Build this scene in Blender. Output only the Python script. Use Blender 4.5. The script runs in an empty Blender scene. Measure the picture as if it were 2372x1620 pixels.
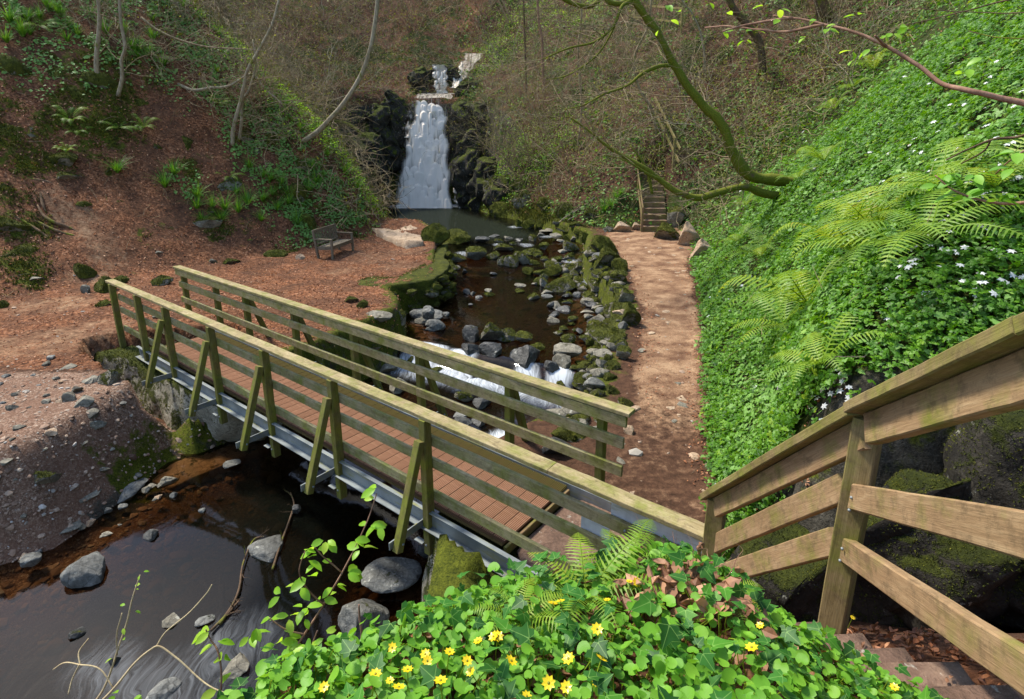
import bpy, math, random
import numpy as np
from mathutils import Vector, Matrix
R = math.radians
scene = bpy.context.scene
col = scene.collection
rng = np.random.default_rng(7)
random.seed(7)

# ---------------------------------------------------------------- camera
CH = 3.85
FPX, PITCH = 1294.0, R(15)
cam_d = bpy.data.cameras.new('camera'); cam = bpy.data.objects.new('camera', cam_d); col.objects.link(cam)
cam.location = (0, 0, CH); cam.rotation_euler = (R(75), 0, 0)
cam_d.sensor_width = 36; cam_d.lens = 36 * FPX / 2372
cam_d.shift_y = -154 / 2372
cam_d.clip_start = .05; cam_d.clip_end = 500
scene.camera = cam
# ---------------------------------------------------------------- sky, sun, exposure
SUN_EL, SUN_AZ = R(57), R(-60)      # azimuth measured from +Y towards +X
w = bpy.data.worlds.new("World"); scene.world = w; w.use_nodes = True
nt = w.node_tree; nt.nodes.clear()
sky = nt.nodes.new('ShaderNodeTexSky'); sky.sky_type = 'NISHITA'; sky.sun_disc = False
sky.sun_elevation = SUN_EL; sky.sun_rotation = SUN_AZ
bg = nt.nodes.new('ShaderNodeBackground'); bg.inputs[1].default_value = .15
wo = nt.nodes.new('ShaderNodeOutputWorld')
nt.links.new(sky.outputs[0], bg.inputs[0]); nt.links.new(bg.outputs[0], wo.inputs[0])
sd = bpy.data.lights.new('sun', 'SUN'); sd.energy = 2.8; sd.angle = R(8); sd.color = (1, .93, .82)
sun = bpy.data.objects.new('sun', sd); col.objects.link(sun)
sv = Vector((math.sin(SUN_AZ) * math.cos(SUN_EL), math.cos(SUN_AZ) * math.cos(SUN_EL), math.sin(SUN_EL)))
sun.rotation_euler = sv.to_track_quat('Z', 'Y').to_euler()
scene.view_settings.view_transform = 'Standard'; scene.view_settings.look = 'None'
scene.view_settings.exposure = 1.25; scene.view_settings.gamma = 1
scene.cycles.max_bounces = 6; scene.cycles.transparent_max_bounces = 12
scene.cycles.diffuse_bounces = 3; scene.cycles.caustics_reflective = False; scene.cycles.caustics_refractive = False

# ---------------------------------------------------------------- measuring helpers
def ray(x, y):
    x *= 1.02065; y *= 1.02065
    u = x - 1186; v = 656 - y
    return np.array([u, FPX * math.cos(PITCH) + v * math.sin(PITCH), -FPX * math.sin(PITCH) + v * math.cos(PITCH)])
def P(x, y, z=0.):                      # ground point at height z
    q = ray(x, y); return q * ((CH - z) / -q[2]) + [0, 0, CH]
def Q(x, y, Y):                         # point at distance Y
    q = ray(x, y); return q * (Y / q[1]) + [0, 0, CH]
def proj(p):
    p = np.asarray(p, float); q = p - [0, 0, CH]
    f = q[..., 1] * math.cos(PITCH) - q[..., 2] * math.sin(PITCH)
    up = q[..., 1] * math.sin(PITCH) + q[..., 2] * math.cos(PITCH)
    f = np.where(f < .05, .05, f)
    return (1186 + FPX * q[..., 0] / f) / 1.02065, (656 - FPX * up / f) / 1.02065, f

# ---------------------------------------------------------------- mesh helpers
def h3(ix, iy, iz, s):
    n = (ix.astype(np.int64) * 374761393 + iy.astype(np.int64) * 668265263 + iz.astype(np.int64) * 2147483647 + s * 1274126177) & 0xffffffff
    n = ((n ^ (n >> 13)) * 1274126177) & 0xffffffff
    n = n ^ (n >> 16)
    return (n & 0xffff) / 65535.0
def vnoise(p, sc=1., s=0):
    p = np.asarray(p, float) * sc + 100.3
    i = np.floor(p).astype(int); f = p - i; f = f * f * (3 - 2 * f)
    r = 0
    for a in (0, 1):
        for b in (0, 1):
            for c in (0, 1):
                wgt = (f[..., 0] if a else 1 - f[..., 0]) * (f[..., 1] if b else 1 - f[..., 1]) * (f[..., 2] if c else 1 - f[..., 2])
                r = r + wgt * h3(i[..., 0] + a, i[..., 1] + b, i[..., 2] + c, s)
    return r * 2 - 1
def fbm(p, sc=1., o=4, s=0):
    r = 0; a = 1.; t = 0
    for k in range(o):
        r = r + a * vnoise(p, sc * 2 ** k, s + k * 17); t += a; a *= .5
    return r / t
def sstep(a, b, x):
    t = np.clip((x - a) / (b - a), 0, 1); return t * t * (3 - 2 * t)

class MB:
    def __init__(s): s.v = []; s.f = []; s.n = 0; s.a = []
    def add(s, V, F, rnd=None):
        V = np.asarray(V, float).reshape(-1, 3)
        for g in (F if isinstance(F, list) else [F]):
            s.f.append(np.asarray(g, int) + s.n)
        s.v.append(V); s.n += len(V)
        if rnd is None: rnd = 0.5
        s.a.append(np.full(len(V), rnd) if np.isscalar(rnd) else np.asarray(rnd, float))
    def tube(s, pts, rad, k=5, rnd=.5, cap=True):
        pts = np.asarray(pts, float); n = len(pts); rad = np.broadcast_to(np.asarray(rad, float), (n,))
        t = np.gradient(pts, axis=0); t /= np.linalg.norm(t, axis=1)[:, None] + 1e-9
        up = np.array([0, 0, 1.]) if abs(t[0, 2]) < .9 else np.array([1., 0, 0])
        b = np.cross(t, up); b /= np.linalg.norm(b, axis=1)[:, None] + 1e-9
        c = np.cross(b, t)
        an = np.arange(k) * 2 * math.pi / k
        V = pts[:, None] + rad[:, None, None] * (np.cos(an)[None, :, None] * b[:, None] + np.sin(an)[None, :, None] * c[:, None])
        i = np.arange(n - 1)[:, None] * k; j = np.arange(k)[None]; j2 = (j + 1) % k
        F = np.stack([i + j, i + j2, i + k + j2, i + k + j], -1).reshape(-1, 4)
        g = [F]
        if cap and k > 3: g += [np.arange(k)[::-1][None], (np.arange(k) + (n - 1) * k)[None]]
        s.add(V.reshape(-1, 3), g, rnd)
    def box(s, c, sz, M=None, rnd=.5):
        V = np.array([[x, y, z] for x in (-.5, .5) for y in (-.5, .5) for z in (-.5, .5)]) * sz + 0
        if M is not None: V = V @ np.asarray(M).T
        s.add(V + c, np.array([[0, 1, 3, 2], [4, 6, 7, 5], [0, 4, 5, 1], [2, 3, 7, 6], [0, 2, 6, 4], [1, 5, 7, 3]]), rnd)
    def build(s, name, mat, parent=None, smooth=True, origin=None, attrs=None):
        V = np.concatenate(s.v) if s.v else np.zeros((0, 3))
        me = bpy.data.meshes.new(name)
        if origin is not None: V = V - np.asarray(origin, float)
        lt = np.concatenate([np.full(len(g), g.shape[1]) for g in s.f])
        lv = np.concatenate([g.ravel() for g in s.f])
        me.vertices.add(len(V)); me.vertices.foreach_set('co', V.astype('f4').ravel())
        me.loops.add(len(lv)); me.loops.foreach_set('vertex_index', lv.astype('i4'))
        me.polygons.add(len(lt)); ls = np.concatenate([[0], np.cumsum(lt)[:-1]])
        me.polygons.foreach_set('loop_start', ls.astype('i4')); me.polygons.foreach_set('loop_total', lt.astype('i4'))
        at = me.attributes.new('rnd', 'FLOAT', 'POINT'); at.data.foreach_set('value', np.concatenate(s.a).astype('f4'))
        if attrs:
            for k, a in attrs.items():
                if a.ndim == 1:
                    q = me.attributes.new(k, 'FLOAT', 'POINT'); q.data.foreach_set('value', a.astype('f4'))
                else:
                    q = me.attributes.new(k, 'FLOAT_COLOR', 'POINT'); q.data.foreach_set('color', np.c_[a, np.ones(len(a))].astype('f4').ravel())
        me.update(calc_edges=True); me.validate()
        me.polygons.foreach_set('use_smooth', np.full(len(me.polygons), smooth))
        me.materials.append(mat)
        o = bpy.data.objects.new(name, me); col.objects.link(o)
        if origin is not None: o.location = origin
        if parent is not None:
            o.parent = parent
            if origin is not None: o.location = Vector(origin) - parent.location
        return o
def tag(o, label=None, cat=None, group=None, kind=None):
    if label: o['label'] = label
    if cat: o['category'] = cat
    if group: o['group'] = group
    if kind: o['kind'] = kind
    return o
def empty(name, loc, label, cat, group=None, rz=0):
    o = bpy.data.objects.new(name, None); col.objects.link(o); o.location = loc; o.rotation_euler = (0, 0, rz)
    o.empty_display_size = .2
    return tag(o, label, cat, group)
def copy_tree(o, parent=None):
    c = o.copy(); col.objects.link(c)
    if parent is not None: c.parent = parent
    for ch in list(o.children): copy_tree(ch, c)
    return c

# ---------------------------------------------------------------- materials
class NT:
    def __init__(s, name):
        s.m = bpy.data.materials.new(name); s.m.use_nodes = True; s.t = s.m.node_tree; s.t.nodes.clear()
        s.out = s.n('OutputMaterial')
    def n(s, ty, **kw):
        n = s.t.nodes.new('ShaderNode' + ty)
        for k, v in kw.items(): setattr(n, k, v)
        return n
    def l(s, a, b): s.t.links.new(a, b)
    def val(s, sock, v):
        if isinstance(v, bpy.types.NodeSocket): s.l(v, sock)
        elif v is not None:
            if hasattr(sock.default_value, '__len__') and not hasattr(v, '__len__'): v = (v,) * len(sock.default_value)
            if hasattr(sock.default_value, '__len__') and len(sock.default_value) == 4 and len(v) == 3: v = (*v, 1)
            sock.default_value = v
    def attr(s, name): return s.n('Attribute', attribute_name=name)
    def co(s, kind='Object'): return s.n('TexCoord').outputs[kind]
    def pos(s): return s.n('NewGeometry').outputs['Position']
    def mapv(s, v, sc=(1, 1, 1)):
        m = s.n('Mapping'); m.inputs['Scale'].default_value = sc; s.l(v, m.inputs[0]); return m.outputs[0]
    def noise(s, v, sc, det=4, rough=.6, dist=0):
        n = s.n('TexNoise'); s.l(v, n.inputs['Vector']); n.inputs['Scale'].default_value = sc; n.inputs['Detail'].default_value = det
        n.inputs['Roughness'].default_value = rough; n.inputs['Distortion'].default_value = dist; return n
    def voro(s, v, sc, feat='F1'):
        n = s.n('TexVoronoi', feature=feat); s.l(v, n.inputs['Vector']); n.inputs['Scale'].default_value = sc; return n
    def ramp(s, f, *st, interp='LINEAR'):
        n = s.n('ValToRGB'); s.l(f, n.inputs[0]); r = n.color_ramp; r.interpolation = interp
        while len(r.elements) < len(st): r.elements.new(.5)
        for e, (p, c) in zip(r.elements, st):
            e.position = p; e.color = (*c, 1) if hasattr(c, '__len__') else (c, c, c, 1)
        return n.outputs[0]
    def mix(s, f, a, b, mode='MIX'):
        n = s.n('MixRGB', blend_type=mode); s.val(n.inputs[0], f); s.val(n.inputs[1], a); s.val(n.inputs[2], b); return n.outputs[0]
    def math(s, op, a, b=None, c=None, clamp=False):
        n = s.n('Math', operation=op, use_clamp=clamp); s.val(n.inputs[0], a)
        if b is not None: s.val(n.inputs[1], b)
        if c is not None: s.val(n.inputs[2], c)
        return n.outputs[0]
    def thr(s, f, a, b):       # smooth threshold
        n = s.n('MapRange', interpolation_type='SMOOTHSTEP'); s.l(f, n.inputs[0]); n.inputs[1].default_value = a; n.inputs[2].default_value = b; return n.outputs[0]
    def bump(s, h, st=.5, d=.02, nrm=None):
        n = s.n('Bump'); s.l(h, n.inputs['Height']); n.inputs['Strength'].default_value = st; n.inputs['Distance'].default_value = d
        if nrm is not None: s.l(nrm, n.inputs['Normal'])
        return n.outputs[0]
    def bsdf(s, colr, rough=.8, nrm=None, spec=.3, **kw):
        b = s.n('BsdfPrincipled'); s.val(b.inputs['Base Color'], colr); s.val(b.inputs['Roughness'], rough)
        b.inputs['Specular IOR Level'].default_value = spec
        if nrm is not None: s.l(nrm, b.inputs['Normal'])
        for k, v in kw.items(): s.val(b.inputs[k.replace('_', ' ')], v)
        return b.outputs[0]
    def done(s, sh): s.l(sh, s.out.inputs[0]); return s.m

def m_wood(name, cols, moss=.0, tint=None, scale=1.):
    m = NT(name); v = m.co('Object'); oi = m.n('ObjectInfo').outputs['Random']
    add = m.n('VectorMath', operation='ADD'); m.l(v, add.inputs[0])
    cmb = m.n('CombineXYZ'); r7 = m.math('MULTIPLY', oi, 37.); m.l(r7, cmb.inputs[0]); m.l(r7, cmb.inputs[1]); m.l(r7, cmb.inputs[2]); m.l(cmb.outputs[0], add.inputs[1])
    v2 = add.outputs[0]
    gr = m.noise(m.mapv(v2, (1.6 * scale, 13 * scale, 13 * scale)), 2.4, 7, .72, 1.1)
    fine = m.noise(m.mapv(v2, (7, 230, 230)), 1., 4, .7)
    blot = m.noise(v2, 5, 5, .65)
    c = m.ramp(gr.outputs[0], (.3, cols[0]), (.52, cols[1]), (.7, cols[2]))
    kn = m.voro(m.mapv(v2, (2.6, 7, 7)), 1.)
    c = m.mix(m.ramp(kn.outputs[0], (.04, .75), (.13, 0)), c, tuple(x * .45 for x in cols[0]))
    c = m.mix(m.ramp(fine.outputs[0], (.35, .5), (.6, 0)), c, tuple(x * .6 for x in cols[0]))
    if moss:
        mk = m.ramp(blot.outputs[0], (.5 - moss * .4, 0), (.75 - moss * .3, .85))
        c = m.mix(mk, c, m.ramp(fine.outputs[0], (.3, (.10, .13, .012)), (.7, (.22, .24, .03))))
    dirt = m.noise(v2, 16, 6, .75); c = m.mix(m.ramp(dirt.outputs[0], (.36, .5), (.5, 0)), c, (.09, .065, .035))
    stain = m.noise(m.mapv(v2, (.8, 3, 3)), 2., 4)
    c = m.mix(m.ramp(stain.outputs[0], (.35, .45), (.6, 0)), c, m.mix(1., c, (.5, .45, .4), 'MULTIPLY'))
    hgt = m.math('ADD', m.math('MULTIPLY', gr.outputs[0], .6), m.math('MULTIPLY', fine.outputs[0], .5))
    return m.done(m.bsdf(c, .8, m.bump(hgt, .45, .006), .2))
M = {}
M['rail'] = m_wood('weathered_green_wood', ((.24, .20, .10), (.36, .31, .165), (.44, .39, .23)), .26)
M['raillt'] = m_wood('lichen_cap_wood', ((.26, .20, .09), (.38, .31, .16), (.46, .39, .23)), .15)
M['post'] = m_wood('mossy_post_wood', ((.11, .085, .032), (.20, .165, .062), (.28, .235, .105)), .45)
M['new'] = m_wood('newer_handrail_wood', ((.27, .17, .085), (.36, .24, .125), (.42, .30, .165)), .04)
M['newcap'] = m_wood('handrail_cap_wood', ((.20, .15, .06), (.29, .22, .10), (.34, .27, .13)), .2)
M['bench'] = m_wood('grey_bench_wood', ((.14, .11, .07), (.22, .18, .12), (.28, .23, .16)), 0)
M['oldwood'] = m_wood('old_brown_wood', ((.16, .10, .05), (.26, .17, .09), (.34, .24, .13)), .15)

def mk_deck():
    m = NT('grooved_deck'); v = m.co('Object')
    st = m.noise(m.mapv(v, (1, 6, 6)), 3, 5)
    c = m.ramp(st.outputs[0], (.3, (.26, .13, .07)), (.5, (.34, .18, .105)), (.7, (.42, .24, .14)))
    pat = m.noise(v, 2.3, 5)
    at = m.attr('rnd').outputs['Fac']
    c = m.mix(m.math('MULTIPLY', m.thr(at, .3, .5), 1.), c, (.085, .042, .022)) if True else c
    c = m.mix(m.math('MULTIPLY', m.n('ObjectInfo').outputs['Random'], .35), c, (.17, .085, .045))
    c = m.mix(m.math('MULTIPLY', m.thr(at, .60, .95), m.ramp(pat.outputs[0], (.3, .4), (.6, .95))), c, (.10, .085, .02))
    return m.done(m.bsdf(c, .85, m.bump(st.outputs[0], .4, .004), .15))
M['deck'] = mk_deck()
def mk_steel(name='galvanised_steel', base=(.24, .27, .27)):
    m = NT(name); v = m.co('Object'); n = m.noise(v, 3, 5); n2 = m.noise(v, 40, 3)
    c = m.ramp(n.outputs[0], (.35, tuple(x * .6 for x in base)), (.6, base))
    c = m.mix(m.ramp(m.noise(m.mapv(v, (1, 8, 8)), 2.2, 5).outputs[0], (.55, 0), (.68, .8)), c, (.22, .22, .05))
    c = m.mix(m.ramp(n2.outputs[0], (.66, 0), (.72, .6)), c, (.12, .09, .06))
    return m.done(m.bsdf(c, .5, None, .5, Metallic=.25))
M['steel'] = mk_steel()
M['sheet'] = mk_steel('sheet_metal', (.62, .68, .72))

def mk_rock(name, moss, wet=0., base=((.075, .068, .05), (.17, .155, .115), (.31, .285, .215)), mosslo=(.018, .026, .002), mosshi=(.135, .145, .012)):
    m = NT(name); v = m.pos()
    n = m.noise(v, 3.1, 8, .65); n2 = m.noise(v, 23, 6, .7)
    mixn = m.math('ADD', m.math('MULTIPLY', n.outputs[0], .55), m.math('MULTIPLY', n2.outputs[0], .45))
    c = m.ramp(mixn, (.36, base[0]), (.5, base[1]), (.64, base[2]))
    crack = m.voro(v, 5.5, 'DISTANCE_TO_EDGE')
    c = m.mix(m.ramp(crack.outputs[0], (.0, 0. if name == 'sandy_step' else .6), (.03, 0)), c, tuple(x * .3 for x in base[0]))
    lich = m.noise(v, 9, 5, .7)
    c = m.mix(m.ramp(lich.outputs[0], (.62, 0), (.67, .5)), c, (.55, .55, .45))
    g = m.n('NewGeometry'); sep = m.n('SeparateXYZ'); m.l(g.outputs['Normal'], sep.inputs[0])
    mn = m.noise(v, 4.2, 6, .7)
    f = m.math('ADD', m.math('MULTIPLY', sep.outputs[2], .33), mn.outputs[0])
    f = m.math('ADD', f, m.math('MULTIPLY', n2.outputs[0], .25))
    ft = m.thr(f, 1.13 - moss * .75, 1.24 - moss * .75)
    mc = m.noise(v, 38, 6, .85); mc2 = m.noise(v, 5, 5, .7)
    mcol = m.ramp(m.math('ADD', m.math('MULTIPLY', mc.outputs[0], .6), m.math('MULTIPLY', mc2.outputs[0], .45)), (.40, mosslo), (.52, tuple((a + b) * .42 for a, b in zip(mosslo, mosshi))), (.66, mosshi))
    c = m.mix(ft, c, mcol)
    h = m.math('ADD', mixn, m.math('MULTIPLY', ft, m.math('MULTIPLY', mc.outputs[0], 1.4)))
    rough = m.mix(ft, (.85 - wet * .6,) * 3, (1, 1, 1))
    return m.done(m.bsdf(c, rough, m.bump(h, 1., .04), .3))
M['rock'] = mk_rock('mossy_rock', .55)
M['rockmoss'] = mk_rock('very_mossy_rock', .95)
M['rockbare'] = mk_rock('bare_stone', .12)
M['rocktan'] = mk_rock('sandy_stone', .14, 0, ((.22, .15, .09), (.38, .27, .17), (.48, .36, .24)))
M['rockwet'] = mk_rock('wet_dark_rock', .18, .8, ((.018, .018, .016), (.05, .05, .045), (.11, .11, .10)))
M['rockdark'] = mk_rock('dark_cliff', .55, .1, ((.008, .007, .005), (.025, .022, .015), (.06, .052, .038)), (.025, .035, .003), (.10, .12, .010))
M['rockgrey'] = mk_rock('grey_river_stone', .1, .3, ((.05, .05, .043), (.12, .12, .105), (.23, .23, .20)))
def mk_pebble():
    m = NT('pebble'); r = m.attr('rnd').outputs['Fac']
    c = m.ramp(r, (0, (.10, .058, .036)), (.4, (.26, .165, .105)), (.75, (.34, .25, .175)), (.95, (.27, .245, .20)), (1, (.5, .46, .40)))
    return m.done(m.bsdf(c, .7, None, .3))
M['pebble'] = mk_pebble()
M['concrete'] = mk_rock('mossy_masonry', .6, 0, ((.12, .11, .08), (.27, .25, .18), (.42, .40, .32)), (.02, .03, .003), (.11, .125, .012))
M['step'] = mk_rock('sandy_step', .05, 0, ((.075, .045, .030), (.15, .09, .06), (.25, .165, .11)))

def mk_leaf(name, stops, trans=.35, rough=.45, spec=.4, vein=False):
    m = NT(name); r = m.attr('rnd').outputs['Fac']
    c = m.ramp(r, *stops)
    n = m.noise(m.pos(), 35, 2); c = m.mix(m.ramp(n.outputs[0], (.35, .3), (.65, 0)), c, m.mix(1., c, (.6, .6, .6), 'MULTIPLY'))
    if vein:
        lc = m.n('SeparateXYZ'); m.l(m.attr('lc').outputs['Vector'], lc.inputs[0]); x, y = lc.outputs[0], lc.outputs[1]
        an = m.math('ARCTAN2', y, m.math('ADD', x, .06)); k = m.math('ABSOLUTE', m.math('SINE', m.math('MULTIPLY', an, 3.)))
        rd = m.math('SQRT', m.math('ADD', m.math('MULTIPLY', x, x), m.math('MULTIPLY', y, y)))
        vv = m.thr(m.math('MULTIPLY', k, rd), .055, .015); c = m.mix(m.math('MULTIPLY', vv, vein), c, (.30, .50, .12))
    b = m.bsdf(c, rough, None, spec)
    t = m.n('BsdfTranslucent'); m.l(m.mix(1., c, (1.5, 1.35, .8), 'MULTIPLY'), t.inputs[0])
    mx = m.n('MixShader'); mx.inputs[0].default_value = trans; m.l(b, mx.inputs[1]); m.l(t.outputs[0], mx.inputs[2])
    return m.done(mx.outputs[0])
M['anem'] = mk_leaf('anemone_foliage', ((0, (.022, .08, .004)), (.5, (.08, .225, .006)), (.85, (.16, .34, .01)), (1, (.26, .38, .015))), .4, .5)
M['ivy'] = mk_leaf('ivy_leaf', ((0, (.015, .065, .01)), (.5, (.04, .16, .018)), (.85, (.09, .27, .022)), (1, (.32, .34, .03))), .28, .5, .25, .5)
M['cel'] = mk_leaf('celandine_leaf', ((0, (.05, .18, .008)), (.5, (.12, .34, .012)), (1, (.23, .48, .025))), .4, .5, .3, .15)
M['fern'] = mk_leaf('fern_frond', ((0, (.08, .18, .01)), (.5, (.20, .34, .02)), (.85, (.32, .42, .03)), (1, (.36, .28, .05)))
, .4, .5)
M['young'] = mk_leaf('young_leaf', ((0, (.20, .42, .02)), (.6, (.30, .58, .04)), (1, (.42, .62, .06))), .5, .4)
M['olive'] = mk_leaf('olive_undergrowth', ((0, (.025, .045, .006)), (.45, (.10, .135, .014)), (.8, (.25, .29, .03)), (1, (.42, .42, .08))), .4, .6)
M['grass'] = mk_leaf('grass_tuft', ((0, (.04, .12, .01)), (.6, (.10, .28, .02)), (1, (.2, .38, .03))), .35, .5)
M['litter'] = mk_leaf('dead_beech_leaf', ((0, (.09, .034, .014)), (.4, (.27, .10, .04)), (.75, (.42, .18, .08)), (1, (.56, .34, .19))), .15, .6)
M['mossleaf'] = mk_leaf('moss_tuft', ((0, (.02, .03, .003)), (.5, (.07, .085, .007)), (1, (.20, .20, .02))), .2, .9)
M['dead'] = mk_leaf('dry_brown_leaf', ((0, (.18, .08, .035)), (1, (.45, .24, .13))), .12, .6)
M['white'] = mk_leaf('white_petal', ((0, (.75, .76, .74)), (1, (.85, .86, .84))), .3, .5)
M['yellow'] = mk_leaf('yellow_petal', ((0, (.75, .52, .01)), (1, (.9, .68, .02))), .25, .3)
def mk_bark(name, a, b, mossf=0.):
    m = NT(name); v = m.pos(); n = m.noise(m.mapv(v, (1, 1, .35)), 14, 6, .7); n2 = m.noise(v, 3, 4)
    c = m.ramp(n.outputs[0], (.35, a), (.65, b))
    if mossf:
        mn = m.noise(v, 50, 4)
        c = m.mix(m.ramp(n2.outputs[0], (.62 - mossf * .4, 0), (.72 - mossf * .4, .9)), c, m.ramp(mn.outputs[0], (.3, (.05, .065, .004)), (.7, (.20, .22, .015))))
    return m.done(m.bsdf(c, .9, m.bump(n.outputs[0], .7, .015), .2))
M['barkg'] = mk_bark('pale_grey_bark', (.20, .17, .11), (.38, .33, .23), .15)
M['barkm'] = mk_bark('mossy_bark', (.09, .06, .03), (.19, .13, .07), .85)
M['barkd'] = mk_bark('dark_bark', (.06, .04, .022), (.14, .09, .055), .25)
M['twig'] = mk_bark('tan_twig', (.13, .095, .05), (.34, .265, .155), .15)
M['twigr'] = mk_bark('red_brown_twig', (.16, .08, .05), (.34, .20, .13), 0)
M['stem'] = mk_bark('pale_stem', (.35, .26, .14), (.5, .4, .22), 0)
M['root'] = mk_bark('worn_root', (.09, .055, .03), (.20, .125, .07), .3)

def mk_water():
    m = NT('stream_water'); v = m.pos()
    d = m.attr('foam_sheen').outputs['Fac']; dep = m.attr('depth').outputs['Fac']; fl = m.attr('flow').outputs['Color']
    st = m.noise(m.mapv(fl, (9, 1.1, 1)), 2.2, 6, .6, .8)
    rip = m.noise(m.mapv(fl, (4, 1.6, 1)), 1.6, 3, .5, .5)
    nrm = m.bump(rip.outputs[0], .10, .02)
    fr = m.n('Fresnel'); fr.inputs[0].default_value = 1.33; m.l(nrm, fr.inputs[1])
    tr = m.n('BsdfTransparent'); m.l(m.ramp(dep, (0, (.50, .40, .29)), (.3, (.27, .19, .11)), (.6, (.17, .12, .065)), (1, (.03, .035, .025))), tr.inputs[0])
    gl = m.n('BsdfGlossy'); gl.inputs['Roughness'].default_value = .06; m.l(nrm, gl.inputs['Normal'])
    a = m.n('MixShader'); m.l(fr.outputs[0], a.inputs[0]); m.l(tr.outputs[0], a.inputs[1]); m.l(gl.outputs[0], a.inputs[2])
    murk = m.n('BsdfDiffuse'); murk.inputs[0].default_value = (.018, .022, .015, 1)
    b = m.n('MixShader'); m.l(m.math('MULTIPLY', m.math('POWER', dep, 4.5), .8), b.inputs[0]); m.l(a.outputs[0], b.inputs[1]); m.l(murk.outputs[0], b.inputs[2])
    wh = m.bsdf((.58, .62, .64), .6, None, .2)
    ff = m.math('MULTIPLY', m.thr(m.math('MULTIPLY', d, m.math('ADD', 1., m.math('MULTIPLY', m.math('SUBTRACT', st.outputs[0], .5), 2.4))), .06, 1.0), .9)
    e = m.n('MixShader'); m.l(ff, e.inputs[0]); m.l(b.outputs[0], e.inputs[1]); m.l(wh, e.inputs[2])
    return m.done(e.outputs[0])
M['water'] = mk_water()
def mk_fall():
    m = NT('falling_water'); uv = m.attr('flow').outputs['Color']; r = m.attr('rnd').outputs['Fac']
    st = m.noise(m.mapv(uv, (15, .55, 1)), 1.5, 5, .6, .5); st2 = m.noise(m.mapv(uv, (4, 1.3, 1)), 1.3, 3, .5, .3)
    k = m.math('ADD', m.math('MULTIPLY', st.outputs[0], .6), m.math('MULTIPLY', st2.outputs[0], .4))
    f = m.math('ADD', r, m.math('MULTIPLY', m.math('SUBTRACT', k, .5), 1.5))
    a = m.thr(f, .0, .72)
    c = m.ramp(m.math('ADD', m.math('MULTIPLY', k, .35), m.math('MULTIPLY', r, .65)), (.24, (.16, .16, .15)), (.45, (.70, .62, .50)), (.62, (1, .90, .74)))  # lobe highlights painted in: pale crests, greyer towards the gaps
    g = m.n('NewGeometry'); va = m.n('VectorMath', operation='ADD'); m.l(g.outputs['Normal'], va.inputs[0]); va.inputs[1].default_value = (0, 0, .9)  # normals tipped upward so the sheet shades as if lit from above
    vn = m.n('VectorMath', operation='NORMALIZE'); m.l(va.outputs[0], vn.inputs[0])
    b = m.bsdf(c, .7, vn.outputs[0], .1)
    tl = m.n('BsdfTranslucent'); tl.inputs[0].default_value = (.95, .95, .92, 1)
    mx = m.n('MixShader'); mx.inputs[0].default_value = .3; m.l(b, mx.inputs[1]); m.l(tl.outputs[0], mx.inputs[2])
    tr = m.n('BsdfTransparent'); e = m.n('MixShader'); m.l(a, e.inputs[0]); m.l(tr.outputs[0], e.inputs[1]); m.l(mx.outputs[0], e.inputs[2])
    return m.done(e.outputs[0])
M['fall'] = mk_fall()

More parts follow.
